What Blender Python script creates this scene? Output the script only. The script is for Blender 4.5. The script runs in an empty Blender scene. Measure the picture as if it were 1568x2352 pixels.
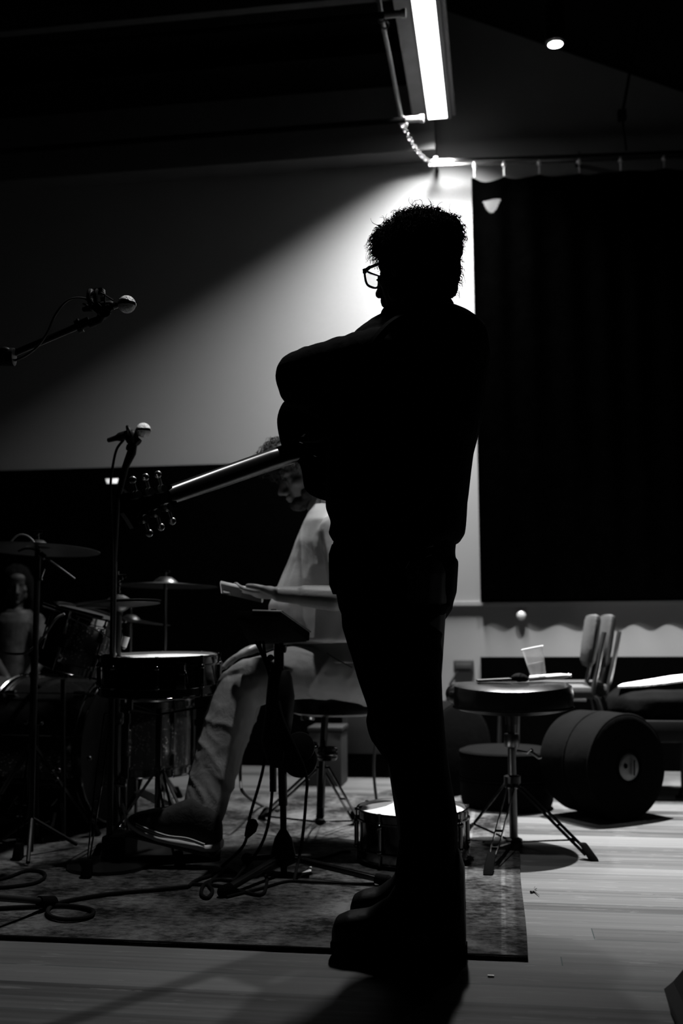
import bpy, bmesh, math, random
from mathutils import Vector, Matrix, noise
random.seed(7)
V = Vector
S = bpy.context.scene
COL = S.collection
PI = math.pi

# ---------------------------------------------------------------- camera
FPX = 2400.0
CAM = V((0, 0, 0.76))
yaw, pitch, roll = math.atan(361 / FPX), math.atan(264 / FPX), 0.0065
fw = V((-math.sin(yaw) * math.cos(pitch), math.cos(yaw) * math.cos(pitch), math.sin(pitch)))
rt0 = V((math.cos(yaw), math.sin(yaw), 0))
up0 = rt0.cross(fw)
rt = rt0 * math.cos(roll) - up0 * math.sin(roll)
up = up0 * math.cos(roll) + rt0 * math.sin(roll)
cd = bpy.data.cameras.new('camera'); co = bpy.data.objects.new('camera', cd); COL.objects.link(co)
co.matrix_world = Matrix(((rt.x, up.x, -fw.x, CAM.x), (rt.y, up.y, -fw.y, CAM.y), (rt.z, up.z, -fw.z, CAM.z), (0, 0, 0, 1)))
cd.sensor_fit = 'VERTICAL'; cd.sensor_height = 36; cd.sensor_width = 24
cd.lens = FPX / 2352 * 36
cd.clip_start = 0.05; cd.clip_end = 60
cd.dof.use_dof = True; cd.dof.focus_distance = 2.62; cd.dof.aperture_fstop = 2.6
S.camera = co

def W(px, py, Y):
    """point of the room at depth Y behind the pixel (1568x2352 frame)"""
    d = fw * FPX + rt * (px - 784) - up * (py - 1176)
    return CAM + d * (Y / d.y)
def F(px, py, z=0.0):
    """point at height z behind the pixel"""
    d = fw * FPX + rt * (px - 784) - up * (py - 1176)
    return CAM + d * ((z - CAM.z) / d.z)
def SZ(px, Y): return px * Y / FPX

# ---------------------------------------------------------------- view, world, lamps
S.view_settings.view_transform = 'Standard'; S.view_settings.look = 'None'
S.view_settings.gamma = 1; S.view_settings.exposure = 0; S.view_settings.use_curve_mapping = False
wd = bpy.data.worlds.new('night'); S.world = wd; wd.use_nodes = True
wd.node_tree.nodes['Background'].inputs[0].default_value = (0.5, 0.5, 0.5, 1)
wd.node_tree.nodes['Background'].inputs[1].default_value = 0.0012
YW = 5.78                                   # the back wall
STRIP_A = W(1005, 271, 5.50); STRIP_Z = STRIP_A.z; STRIP_X = STRIP_A.x
STRIP_Y0, STRIP_Y1 = 4.30, 5.50
def lamp(name, kind, loc, rot, power, **kw):
    ld = bpy.data.lights.new(name, kind); ld.energy = power
    for k, v in kw.items(): setattr(ld, k, v)
    lo = bpy.data.objects.new(name, ld); COL.objects.link(lo); lo.location = loc; lo.rotation_euler = rot
    return lo
lamp('strip_light_glow', 'AREA', (STRIP_X, 5.08, STRIP_Z - 0.10), (math.radians(11), 0, 0), 116,
     shape='RECTANGLE', size=0.10, size_y=0.82, spread=math.radians(121))
SPOT = W(1275, 104, 4.80)
lamp('spot_light_beam', 'SPOT', (SPOT.x, SPOT.y, SPOT.z - 0.03), (math.radians(-5), math.radians(-8), 0), 3000,
     spot_size=math.radians(65), spot_blend=1.0, shadow_soft_size=0.022)
# a second can of the same kind, above the frame over the drum kit
SPOT2 = V((-0.42, 3.22, 3.62))
lamp('kit_spot_beam', 'SPOT', (SPOT2.x, SPOT2.y, SPOT2.z - 0.03), (math.radians(2), math.radians(10), 0), 200,
     spot_size=math.radians(78), spot_blend=1.0, shadow_soft_size=0.03)

# ---------------------------------------------------------------- materials
MATS = {}
def mat(name, g, rough=0.6, metal=0.0, var=0.25, scale=12.0, bump=0.0, bscale=None, stretch=(1, 1, 1), spec=0.5, coat=0.0, sheen=0.0, alpha=None, trans=0.0, emit=0.0):
    if name in MATS: return MATS[name]
    m = bpy.data.materials.new(name); m.use_nodes = True
    nt = m.node_tree; b = nt.nodes['Principled BSDF']
    tc = nt.nodes.new('ShaderNodeTexCoord'); mp = nt.nodes.new('ShaderNodeMapping'); mp.inputs['Scale'].default_value = stretch
    nt.links.new(tc.outputs['Object'], mp.inputs[0])
    nz = nt.nodes.new('ShaderNodeTexNoise'); nz.inputs['Scale'].default_value = scale; nz.inputs['Detail'].default_value = 5
    nt.links.new(mp.outputs[0], nz.inputs['Vector'])
    cr = nt.nodes.new('ShaderNodeValToRGB')
    lo, hi = g * (1 - var), min(1.0, g * (1 + var))
    cr.color_ramp.elements[0].position = 0.3; cr.color_ramp.elements[1].position = 0.7
    cr.color_ramp.elements[0].color = (lo, lo, lo, 1); cr.color_ramp.elements[1].color = (hi, hi, hi, 1)
    nt.links.new(nz.outputs['Fac'], cr.inputs[0]); nt.links.new(cr.outputs[0], b.inputs['Base Color'])
    b.inputs['Roughness'].default_value = rough; b.inputs['Metallic'].default_value = metal
    b.inputs['Specular IOR Level'].default_value = spec
    if coat: b.inputs['Coat Weight'].default_value = coat; b.inputs['Coat Roughness'].default_value = 0.08
    if sheen: b.inputs['Sheen Weight'].default_value = sheen
    if trans: b.inputs['Transmission Weight'].default_value = trans
    if alpha is not None: b.inputs['Alpha'].default_value = alpha
    if emit:
        b.inputs['Emission Color'].default_value = (1, 1, 1, 1); b.inputs['Emission Strength'].default_value = emit
    if bump:
        n2 = nt.nodes.new('ShaderNodeTexNoise'); n2.inputs['Scale'].default_value = bscale or scale * 4; n2.inputs['Detail'].default_value = 6
        n2.inputs['Distortion'].default_value = 0.6
        nt.links.new(mp.outputs[0], n2.inputs['Vector'])
        bp = nt.nodes.new('ShaderNodeBump'); bp.inputs['Strength'].default_value = bump; bp.inputs['Distance'].default_value = 0.01
        nt.links.new(n2.outputs['Fac'], bp.inputs['Height']); nt.links.new(bp.outputs[0], b.inputs['Normal'])
    MATS[name] = m
    return m
BLACKC = mat('black_cloth', 0.0025, 0.95, bump=0.3, bscale=25, spec=0.04)
BLACKV = mat('black_velvet', 0.0002, 1.0, spec=0.0, bump=0.2, bscale=30)
BLACKP = mat('black_plastic', 0.004, 0.5, spec=0.15)
BLACKM = mat('black_metal', 0.005, 0.3, metal=0.0, spec=0.4)
BLACKG = mat('black_gloss', 0.003, 0.15, coat=0.3)
VINYL = mat('black_vinyl', 0.003, 0.25, bump=0.12, bscale=10, spec=0.4)
RUBBER = mat('rubber', 0.0012, 0.9, spec=0.02)
CHROME = mat('chrome', 0.13, 0.14, metal=1.0, var=0.1)
STEEL = mat('brushed_steel', 0.13, 0.3, metal=1.0, var=0.15, scale=30)
BRASS = mat('cymbal_bronze', 0.13, 0.34, metal=1.0, var=0.2, scale=6, bump=0.1, bscale=60)
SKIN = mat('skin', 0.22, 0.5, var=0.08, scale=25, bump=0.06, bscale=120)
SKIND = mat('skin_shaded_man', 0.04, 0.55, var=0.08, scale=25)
HAIR = mat('dark_hair', 0.002, 0.95, spec=0.05, var=0.4, scale=60)
TEE = mat('pale_cotton', 0.60, 0.85, var=0.06, bump=0.5, bscale=7)
KHAKI = mat('khaki_cotton', 0.20, 0.85, var=0.1, bump=0.9, bscale=9)
WHITEP = mat('white_paper', 0.75, 0.7, var=0.05)
SKINHEAD = mat('drum_skin', 0.85, 0.5, var=0.04)
LACQ = mat('black_lacquer', 0.003, 0.12, coat=0.4)
CABLE = mat('cable_rubber', 0.002, 0.85, spec=0.1)
CABLEG = mat('grey_cable', 0.10, 0.5)
GLOWW = mat('lit_diffuser', 0.9, 0.5, var=0.0, emit=6.0)
GLOWS = mat('lamp_lens', 0.9, 0.5, var=0.0, emit=40.0)

# ---------------------------------------------------------------- mesh helpers
ORG = {}
class MB:
    def __init__(s, M=None): s.v = []; s.f = []; s.M = M
    def add(s, vs, fs):
        n = len(s.v)
        s.v += [(s.M @ V(p)) if s.M else V(p) for p in vs]
        s.f += [tuple(n + i for i in f) for f in fs]
        return s
    def box(s, c, d, R=None):
        c = V(c); vs = []
        for z in (-.5, .5):
            for x, y in ((-.5, -.5), (.5, -.5), (.5, .5), (-.5, .5)):
                p = V((x * d[0], y * d[1], z * d[2]))
                vs.append(c + (R @ p if R else p))
        return s.add(vs, [(3, 2, 1, 0), (4, 5, 6, 7), (0, 1, 5, 4), (1, 2, 6, 5), (2, 3, 7, 6), (3, 0, 4, 7)])
    def hexa(s, b4, t4):
        return s.add(list(b4) + list(t4), [(3, 2, 1, 0), (4, 5, 6, 7), (0, 1, 5, 4), (1, 2, 6, 5), (2, 3, 7, 6), (3, 0, 4, 7)])
    def bar(s, a, b, w, t, upv=V((0, 0, 1))):
        """flat bar from a to b, w wide, t thick"""
        a, b = V(a), V(b); z = (b - a).normalized(); x = z.cross(upv)
        x = x.normalized() if x.length > 1e-4 else V((1, 0, 0)); y = z.cross(x)
        q = lambda p: [p - x * w / 2 - y * t / 2, p + x * w / 2 - y * t / 2, p + x * w / 2 + y * t / 2, p - x * w / 2 + y * t / 2]
        return s.hexa(q(a), q(b))
    def rings(s, rings, cap=True, close=False):
        n = len(rings[0]); vs = [p for r in rings for p in r]; fs = []
        m = len(rings)
        for i in range(m if close else m - 1):
            a, b = i * n, ((i + 1) % m) * n
            for j in range(n):
                k = (j + 1) % n; fs.append((a + j, a + k, b + k, b + j))
        if cap and not close:
            fs.append(tuple(reversed(range(n)))); fs.append(tuple((m - 1) * n + i for i in range(n)))
        return s.add(vs, fs)
    def tube(s, pts, r, n=10, cap=True):
        pts = [V(p) for p in pts]
        rr = r if isinstance(r, (list, tuple)) else [r] * len(pts)
        t0 = (pts[1] - pts[0]).normalized()
        x = t0.orthogonal().normalized(); R = []
        for i, p in enumerate(pts):
            t = (pts[min(i + 1, len(pts) - 1)] - pts[max(i - 1, 0)]).normalized()
            x = x - t * x.dot(t); x = x.normalized() if x.length > 1e-6 else t.orthogonal().normalized()
            y = t.cross(x)
            R.append([p + (x * math.cos(2 * PI * j / n) + y * math.sin(2 * PI * j / n)) * rr[i] for j in range(n)])
        return s.rings(R, cap)
    def cyl(s, a, b, r, r2=None, n=20): return s.tube([a, b], [r, r if r2 is None else r2], n)
    def ell(s, c, r, n=16, m=10, R=None):
        c = V(c); r = (r, r, r) if isinstance(r, (int, float)) else r; vs = []; fs = []
        for i in range(1, m):
            ph = PI * i / m
            for j in range(n):
                th = 2 * PI * j / n
                p = V((r[0] * math.sin(ph) * math.cos(th), r[1] * math.sin(ph) * math.sin(th), r[2] * math.cos(ph)))
                vs.append(c + (R @ p if R else p))
        p = V((0, 0, r[2])); vs.append(c + (R @ p if R else p)); vs.append(c - (R @ p if R else p))
        for i in range(m - 2):
            for j in range(n):
                k = (j + 1) % n; fs.append((i * n + j, (i + 1) * n + j, (i + 1) * n + k, i * n + k))
        T, B = (m - 1) * n, (m - 1) * n + 1
        for j in range(n):
            k = (j + 1) % n; fs.append((T, j, k)); fs.append((B, (m - 2) * n + k, (m - 2) * n + j))
        return s.add(vs, fs)
    def limb(s, pts, rad, n=14):
        """tapered limb, rounded at the joints (for remeshing)"""
        pts = [V(p) for p in pts]
        for i in range(len(pts) - 1): s.tube([pts[i], pts[i + 1]], [rad[i], rad[i + 1]], n)
        for p, r in zip(pts, rad): s.ell(p, r * 1.0, n, 8)
        return s
    def lathe(s, prof, base, axis=V((0, 0, 1)), n=40, cap=True):
        """prof: list of (radius, height)"""
        axis = V(axis).normalized(); x = axis.orthogonal().normalized(); y = axis.cross(x); base = V(base)
        R = [[base + axis * h + (x * math.cos(2 * PI * j / n) + y * math.sin(2 * PI * j / n)) * max(r, 1e-5) for j in range(n)] for r, h in prof]
        return s.rings(R, cap)
    def ring(s, c, axis, R, r, n=48, m=8):
        axis = V(axis).normalized(); x = axis.orthogonal().normalized(); y = axis.cross(x); c = V(c)
        rs = []
        for i in range(n):
            d = x * math.cos(2 * PI * i / n) + y * math.sin(2 * PI * i / n)
            rs.append([c + d * (R + r * math.cos(2 * PI * j / m)) + axis * r * math.sin(2 * PI * j / m) for j in range(m)])
        return s.rings(rs, close=True)
    def build(s, name, m, parent=None, smooth=True, bevel=0.0, org=None):
        me = bpy.data.meshes.new(name)
        o0 = ORG[parent.name] if parent else (V(org) if org is not None else V((0, 0, 0)))
        me.from_pydata([tuple(p - o0) for p in s.v], [], s.f)
        bm = bmesh.new(); bm.from_mesh(me); bmesh.ops.recalc_face_normals(bm, faces=bm.faces)
        if bevel:
            ed = [e for e in bm.edges if len(e.link_faces) == 2 and e.calc_face_angle(0) > 0.7]
            bmesh.ops.bevel(bm, geom=ed, offset=bevel, segments=2, affect='EDGES', profile=0.6, clamp_overlap=True)
        if smooth:
            for f in bm.faces: f.smooth = True
            for e in bm.edges:
                if len(e.link_faces) == 2 and e.calc_face_angle(0) > 0.65: e.smooth = False
        bm.to_mesh(me); bm.free(); me.materials.append(m)
        o = bpy.data.objects.new(name, me); COL.objects.link(o)
        if parent: o.parent = parent
        else: o.location = o0
        ORG[o.name] = o0
        return o
    def fuse(s, name, m, parent=None, voxel=0.006, smooth=4, org=None, disp=None):
        """one continuous skin round everything collected"""
        o = s.build(name, m, parent, org=org)
        r = o.modifiers.new('r', 'REMESH'); r.mode = 'VOXEL'; r.voxel_size = voxel
        k = o.modifiers.new('s', 'SMOOTH'); k.factor = 0.5; k.iterations = smooth
        dg = bpy.context.evaluated_depsgraph_get(); dg.update()
        me = bpy.data.meshes.new_from_object(o.evaluated_get(dg))
        o.modifiers.clear(); o.data = me
        if not me.materials: me.materials.append(m)
        if disp:
            nn = [v.normal.copy() for v in me.vertices]
            for v, q in zip(me.vertices, nn): v.co += q * disp(v.co + ORG[o.name], q)
        for p in me.polygons: p.use_smooth = True
        return o

def tag(o, label, cat, group=None, kind=None):
    o['label'] = label; o['category'] = cat
    if group: o['group'] = group
    if kind: o['kind'] = kind
    return o
def thing(name, loc, label, cat, group=None):
    o = bpy.data.objects.new(name, None); COL.objects.link(o); o.location = V(loc); o.empty_display_size = 0.1
    ORG[o.name] = V(loc)
    return tag(o, label, cat, group)
def struct(o): o['kind'] = 'structure'; return o
def part(o, label): o['label'] = label; return o
def spline(pts, k=8):
    pts = [V(p) for p in pts]; P = [pts[0] * 2 - pts[1]] + pts + [pts[-1] * 2 - pts[-2]]; out = []
    for i in range(1, len(P) - 2):
        a, b, c, d = P[i - 1], P[i], P[i + 1], P[i + 2]
        for j in range(k):
            t = j / k
            out.append(0.5 * ((2 * b) + (c - a) * t + (2 * a - 5 * b + 4 * c - d) * t * t + (3 * b - a - 3 * c + d) * t ** 3))
    out.append(pts[-1]); return out
def frame(org, xdir, zdir):
    x = V(xdir).normalized(); z = V(zdir); z = (z - x * z.dot(x)).normalized(); y = z.cross(x)
    return Matrix(((x.x, y.x, z.x, org[0]), (x.y, y.y, z.y, org[1]), (x.z, y.z, z.z, org[2]), (0, 0, 0, 1)))
def pxloft(rows, n=28, e=2.3):
    """rings of a form seen between two outline pixels per row: (py, xl, xr, Y, half depth[, y tilt])"""
    R = []
    for row in rows:
        py, xl, xr, Y, hd = row[:5]; tl = row[5] if len(row) > 5 else 0
        a, b = W(xl, py + tl, Y), W(xr, py - tl, Y); c = (a + b) / 2; u = (b - a) / 2
        ring = []
        for j in range(n):
            t = 2 * PI * j / n; cs, sn = math.cos(t), math.sin(t)
            sx = math.copysign(abs(cs) ** (2 / e), cs); sy = math.copysign(abs(sn) ** (2 / e), sn)
            ring.append(c + u * sx + V((0, hd * sy, 0)))
        R.append(ring)
    return R
# ---------------------------------------------------------------- the setting
def floor_mat():
    m = bpy.data.materials.new('floor_planks'); m.use_nodes = True; nt = m.node_tree; L = nt.links; b = nt.nodes['Principled BSDF']
    N = lambda t: nt.nodes.new(t)
    def math_(op, a, bb=None):
        n = N('ShaderNodeMath'); n.operation = op
        for i, q in enumerate((a, bb)):
            if q is None: continue
            if isinstance(q, (int, float)): n.inputs[i].default_value = q
            else: L.new(q, n.inputs[i])
        return n.outputs[0]
    tc = N('ShaderNodeTexCoord'); sp = N('ShaderNodeSeparateXYZ'); L.new(tc.outputs['Object'], sp.inputs[0])
    x, y = sp.outputs[0], sp.outputs[1]
    # board edges of uneven width
    wob = N('ShaderNodeTexNoise'); wob.noise_dimensions = '1D'; wob.inputs['Scale'].default_value = 3.0; L.new(y, wob.inputs['W'])
    yy = math_('ADD', math_('MULTIPLY', y, 11.5), math_('MULTIPLY', wob.outputs['Fac'], 2.2))
    row = math_('FLOOR', yy); fr = math_('FRACT', yy)
    wn = N('ShaderNodeTexWhiteNoise'); wn.noise_dimensions = '1D'; L.new(row, wn.inputs['W'])
    xs = math_('DIVIDE', math_('ADD', x, math_('MULTIPLY', wn.outputs['Value'], 9.0)), 6.0)
    seg = math_('FLOOR', xs); sf = math_('FRACT', xs)
    cv = N('ShaderNodeCombineXYZ'); L.new(row, cv.inputs[0]); L.new(seg, cv.inputs[1])
    w2 = N('ShaderNodeTexWhiteNoise'); w2.noise_dimensions = '2D'; L.new(cv.outputs[0], w2.inputs['Vector'])
    mp = N('ShaderNodeMapping'); mp.inputs['Scale'].default_value = (0.55, 21, 1); L.new(tc.outputs['Object'], mp.inputs[0])
    gr = N('ShaderNodeTexNoise'); gr.inputs['Scale'].default_value = 2.2; gr.inputs['Detail'].default_value = 7; L.new(mp.outputs[0], gr.inputs['Vector'])
    cr = N('ShaderNodeValToRGB'); e = cr.color_ramp.elements
    e[0].position = 0.0; e[0].color = (.009, .009, .009, 1); e[1].position = 1; e[1].color = (.088, .088, .088, 1)
    k = cr.color_ramp.elements.new(0.22); k.color = (.034, .034, .034, 1); k = cr.color_ramp.elements.new(0.5); k.color = (.062, .062, .062, 1)
    L.new(math_('ADD', math_('MULTIPLY', w2.outputs['Value'], 0.78), math_('MULTIPLY', math_('SUBTRACT', gr.outputs['Fac'], 0.42), 1.2)), cr.inputs[0])
    gap = math_('LESS_THAN', fr, 0.022); gap2 = math_('LESS_THAN', sf, 0.0005)
    mx = N('ShaderNodeMix'); mx.data_type = 'RGBA'; L.new(math_('MAXIMUM', math_('MULTIPLY', gap, 0.65), gap2), mx.inputs[0]); L.new(cr.outputs[0], mx.inputs[6]); mx.inputs[7].default_value = (.005, .015, .015, 1)
    # worn pale scuffs
    mp2 = N('ShaderNodeMapping'); mp2.inputs['Scale'].default_value = (5, 42, 1); L.new(tc.outputs['Object'], mp2.inputs[0])
    sc = N('ShaderNodeTexNoise'); sc.inputs['Scale'].default_value = 1.6; sc.inputs['Detail'].default_value = 8; L.new(mp2.outputs[0], sc.inputs['Vector'])
    sm = math_('MULTIPLY', math_('GREATER_THAN', sc.outputs['Fac'], 0.635), 0.5)
    m3 = N('ShaderNodeMix'); m3.data_type = 'RGBA'; L.new(sm, m3.inputs[0]); L.new(mx.outputs[2], m3.inputs[6]); m3.inputs[7].default_value = (.13, .13, .13, 1)
    L.new(m3.outputs[2], b.inputs['Base Color']); b.inputs['Roughness'].default_value = 0.62; b.inputs['Specular IOR Level'].default_value = 0.25
    bp = N('ShaderNodeBump'); bp.inputs['Strength'].default_value = 0.15; bp.inputs['Distance'].default_value = 0.004; L.new(gr.outputs['Fac'], bp.inputs['Height']); L.new(bp.outputs[0], b.inputs['Normal'])
    return m
def rug_mat():
    m = mat('rug_wool', 0.1, 0.95, spec=0.05); nt = m.node_tree; L = nt.links; b = nt.nodes['Principled BSDF']; N = lambda t: nt.nodes.new(t)
    tc = N('ShaderNodeTexCoord'); sp = N('ShaderNodeSeparateXYZ'); L.new(tc.outputs['Object'], sp.inputs[0])
    mp = N('ShaderNodeMapping'); mp.inputs['Scale'].default_value = (34, 48, 1); L.new(tc.outputs['Object'], mp.inputs[0])
    n1 = N('ShaderNodeTexNoise'); n1.inputs['Scale'].default_value = 1.0; n1.inputs['Detail'].default_value = 8; n1.inputs['Roughness'].default_value = 0.7; L.new(mp.outputs[0], n1.inputs['Vector'])
    n2 = N('ShaderNodeTexNoise'); n2.inputs['Scale'].default_value = 5; n2.inputs['Detail'].default_value = 4; L.new(tc.outputs['Object'], n2.inputs['Vector'])
    ad = N('ShaderNodeMath'); ad.operation = 'ADD'; L.new(n1.outputs['Fac'], ad.inputs[0]); L.new(n2.outputs['Fac'], ad.inputs[1])
    cr = N('ShaderNodeValToRGB'); e = cr.color_ramp.elements; e[0].position = .42; e[0].color = (.008, .008, .008, 1); e[1].position = .60; e[1].color = (.10, .10, .10, 1)
    hf = N('ShaderNodeMath'); hf.operation = 'MULTIPLY'; hf.inputs[1].default_value = .5; L.new(ad.outputs[0], hf.inputs[0]); L.new(hf.outputs[0], cr.inputs[0])
    # woven border stripes near the short edge (object x = 0 is that edge)
    st = N('ShaderNodeValToRGB'); st.color_ramp.interpolation = 'LINEAR'; el = st.color_ramp.elements
    el[0].position = 0; el[0].color = (.5, .5, .5, 1); el[1].position = 1; el[1].color = (.95, .95, .95, 1)
    for p, c in ((.05, .45), (.07, .9), (.12, .9), (.13, 1.5), (.15, 1.5), (.16, .75), (.42, .8), (.43, 1.5), (.46, 1.5), (.47, .8), (.55, 1.0)):
        q = el.new(p); q.color = (c, c, c, 1)
    mr = N('ShaderNodeMath'); mr.operation = 'MULTIPLY'; mr.inputs[1].default_value = -2.6; L.new(sp.outputs[0], mr.inputs[0]); L.new(mr.outputs[0], st.inputs[0])
    mu = N('ShaderNodeMix'); mu.data_type = 'RGBA'; mu.blend_type = 'MULTIPLY'; mu.inputs[0].default_value = 1; L.new(cr.outputs[0], mu.inputs[6]); L.new(st.outputs[0], mu.inputs[7])
    L.new(mu.outputs[2], b.inputs['Base Color'])
    bp = N('ShaderNodeBump'); bp.inputs['Strength'].default_value = .5; bp.inputs['Distance'].default_value = .006; L.new(n1.outputs['Fac'], bp.inputs['Height']); L.new(bp.outputs[0], b.inputs['Normal'])
    return m
WALLP = mat('white_wall_paint', 0.20, 0.85, var=0.02, scale=3, spec=0.1)
DARKP = mat('dark_wall_paint', 0.0008, 0.95, var=0.2, scale=4, spec=0.0)
UPPERP = mat('grey_upper_paint', 0.5, 0.9, var=0.04, scale=3, spec=0.05)
CEILP = mat('dark_ceiling_paint', 0.003, 0.95, var=0.3, scale=2, spec=0.0)
BEAMP = mat('grey_beam_paint', 0.08, 0.9, var=0.1, scale=4, spec=0.05)
XL, XR = -4.2, 2.6
struct(MB().box(((XL + XR) / 2, 2.4, -0.03), (XR - XL, 6.9, 0.06)).build('floor', floor_mat(), smooth=False))
# back wall with its sloping top on the right
zt = lambda x: W(1040, 30, YW).z + (x - W(1040, 30, YW).x) * (W(1568, 212, YW).z - W(1040, 30, YW).z) / (W(1568, 212, YW).x - W(1040, 30, YW).x)
xe = W(998, 300, 5.62).x
wb = MB()
poly = [(XL, 0), (XR, 0), (XR, zt(XR)), (xe - .05, zt(xe - .05)), (XL, zt(xe - .05))]
wb.add([(x, YW, z) for x, z in poly] + [(x, YW + .12, z) for x, z in poly], [(0, 1, 2, 3, 4), (9, 8, 7, 6, 5)] + [(i, i + 5, (i + 1) % 5 + 5, (i + 1) % 5) for i in range(5)])
struct(wb.build('wall_back', WALLP, smooth=False))
struct(MB().box((XL - .06, 2.4, 2.2), (.12, 6.9, 4.4)).build('wall_left', DARKP, smooth=False))
struct(MB().box((XR + .06, 2.4, 2.2), (.12, 6.9, 4.4)).build('wall_right', DARKP, smooth=False))
struct(MB().box(((XL + XR) / 2, -1.11, 2.2), (XR - XL + .24, .12, 4.4)).build('wall_front', DARKP, smooth=False))
# low black ceiling on the left, sloping ceiling on the right
zc = W(998, 342, 5.62).z
struct(MB().box(((XL + xe - .05) / 2, 2.35, zc + .42), (xe - .05 - XL, 6.86, .06)).build('ceiling', CEILP, smooth=False))
cs = MB(); xa = xe - .05
cs.hexa([(xa, -1.05, zt(xa)), (XR, -1.05, zt(XR)), (XR, YW, zt(XR)), (xa, YW, zt(xa))], [(xa, -1.05, zt(xa) + .06), (XR, -1.05, zt(XR) + .06), (XR, YW, zt(XR) + .06), (xa, YW, zt(xa) + .06)])
struct(cs.build('ceiling_slope', CEILP, smooth=False))
struct(MB().box((xe - .05 - .02, 2.35, (zc + .42 + zt(xa)) / 2), (.04, 6.86, zt(xa) - zc - .42 + .06)).build('ceiling_side', CEILP, smooth=False))
# header beam over the left wall, ends beside the strip lamp
struct(MB().box(((XL + xe) / 2, (5.62 + YW) / 2, zc + .2), (xe - XL, YW - 5.62, .40)).build('trim_1', BEAMP, smooth=False))
# dark lower panelling on the left
zl = W(300, 1072, YW - .03).z
xq = W(905, 1500, YW - .03).x
struct(MB().box(((XL + xq) / 2, YW - .015, zl / 2), (xq - XL, .03, zl)).build('trim_2', DARKP, smooth=False))
# ledge and black kick space on the right
a = W(900, 1388, YW - .025)
struct(MB().box(((xq + XR) / 2, YW - .012, a.z), (XR - xq, .024, .028)).build('trim_3', WALLP, smooth=False, bevel=.004))
kx = W(1104, 1560, YW - .03).x; kz = W(1300, 1509, YW - .03).z
struct(MB().box(((kx + XR) / 2, YW - .015, kz / 2), (XR - kx, .03, kz)).build('baseboard_right', DARKP, smooth=False))
# dim grey joist boards crossing under the left ceiling
for i, (pa, Yb, w_, h_) in enumerate((((990, 125), 4.62, .05, .10), ((930, 25), 3.95, .06, .16), ((960, 240), 5.1, .05, .12), ((880, 10), 3.3, .06, .14))):
    p = W(pa[0], pa[1], Yb)
    struct(MB().box(((XL + xe - .10) / 2, Yb, zc + .34), (xe - .10 - XL, w_, h_)).build('trim_%d' % (i + 4), mat('joist_paint', .014, .9) if i == 0 else CEILP, smooth=False))

# rug
rc = F(1212, 2207); rfar = F(1196, 1840)
RUGM = rug_mat()
rg = MB(); rx0 = -3.1
g = []; nx, ny = 60, 40; th = .009
for j in range(ny + 1):
    for i in range(nx + 1):
        x = rx0 + (rc.x - rx0) * i / nx; y = rc.y + (rfar.y - rc.y) * j / ny
        x += (0.002 * math.sin(j * .35) if i == nx else 0); y += (.006 * math.sin(i * .4) if j == 0 else 0)
        g.append((x, y, th + .0015 * noise.noise(V((x * 3, y * 3, 0)))))
gf = [(j * (nx + 1) + i, j * (nx + 1) + i + 1, (j + 1) * (nx + 1) + i + 1, (j + 1) * (nx + 1) + i) for j in range(ny) for i in range(nx)]
rg.add(g, gf)
n0 = len(rg.v); edge = [i for i in range(nx + 1)] + [(j * (nx + 1) + nx) for j in range(1, ny + 1)] + [ny * (nx + 1) + i for i in range(nx - 1, -1, -1)] + [j * (nx + 1) for j in range(ny - 1, 0, -1)]
rg.v += [V((rg.v[i].x, rg.v[i].y, 0.0005)) for i in edge]
rg.f += [(edge[k], edge[(k + 1) % len(edge)], n0 + (k + 1) % len(edge), n0 + k) for k in range(len(edge))]
rug = tag(rg.build('rug', RUGM, org=(rc.x, rc.y, 0)), 'large worn patterned rug lying under the drums and the standing guitarist', 'rug')
MB().tube([(rx0, rc.y, .006), (rc.x, rc.y, .006)], .006, 8).build('binding', BLACKC, rug)
RUGZ = th + .001

# ---------------------------------------------------------------- strip lamp, spot, pipes, curtain
sl = thing('strip_light', (STRIP_X, 4.77, STRIP_Z), 'long glowing white strip light on the ceiling, ending at the back wall', 'ceiling light')
MB().box((STRIP_X, (STRIP_Y0 + STRIP_Y1) / 2, STRIP_Z), (.102, STRIP_Y1 - STRIP_Y0, .008)).build('diffuser', GLOWW, sl, smooth=False)
hs = MB(); ym = (STRIP_Y0 + STRIP_Y1) / 2; Ls = STRIP_Y1 - STRIP_Y0
hs.box((STRIP_X - .012, ym, STRIP_Z + .05), (.22, Ls + .02, .08)); hs.box((STRIP_X + .064, ym, STRIP_Z + .004), (.022, Ls + .02, .02)); hs.box((STRIP_X - .057, ym, STRIP_Z + .004), (.01, Ls + .02, .02))
hs.build('housing', mat('lamp_housing', .02, .6), sl, smooth=False)
MB().box((STRIP_X - .098, ym, STRIP_Z - .001), (.07, Ls + .02, .012)).build('flange', mat('lamp_flange', .05, .6), sl, smooth=False)
for yh in (4.5, 5.3): MB().box((STRIP_X, yh, (STRIP_Z + .09 + zt(STRIP_X)) / 2), (.02, .02, zt(STRIP_X) - STRIP_Z - .09)).build('hanger', BLACKM, sl, smooth=False)

sp_ = thing('spotlight', SPOT, 'small black can spotlight glowing under the sloping ceiling', 'ceiling light')
zb = SPOT.z
MB().lathe([(.034, .0), (.047, .004), (.047, .19), (.03, .21), (.008, .215)], (SPOT.x, SPOT.y, zb + .01)).build('can', BLACKM, sp_)
MB().cyl((SPOT.x, SPOT.y, zb + .22), (SPOT.x, SPOT.y, zt(SPOT.x)), .006, n=8).build('rod', BLACKM, sp_)
MB().lathe([(.001, .012), (.03, .01), (.033, .004)], (SPOT.x, SPOT.y, zb)).build('lens', GLOWS, sp_)
MB().ring((SPOT.x, SPOT.y, zb + .006), (0, 0, 1), .037, .004, 24, 6).build('trim_ring', STEEL, sp_)

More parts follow.
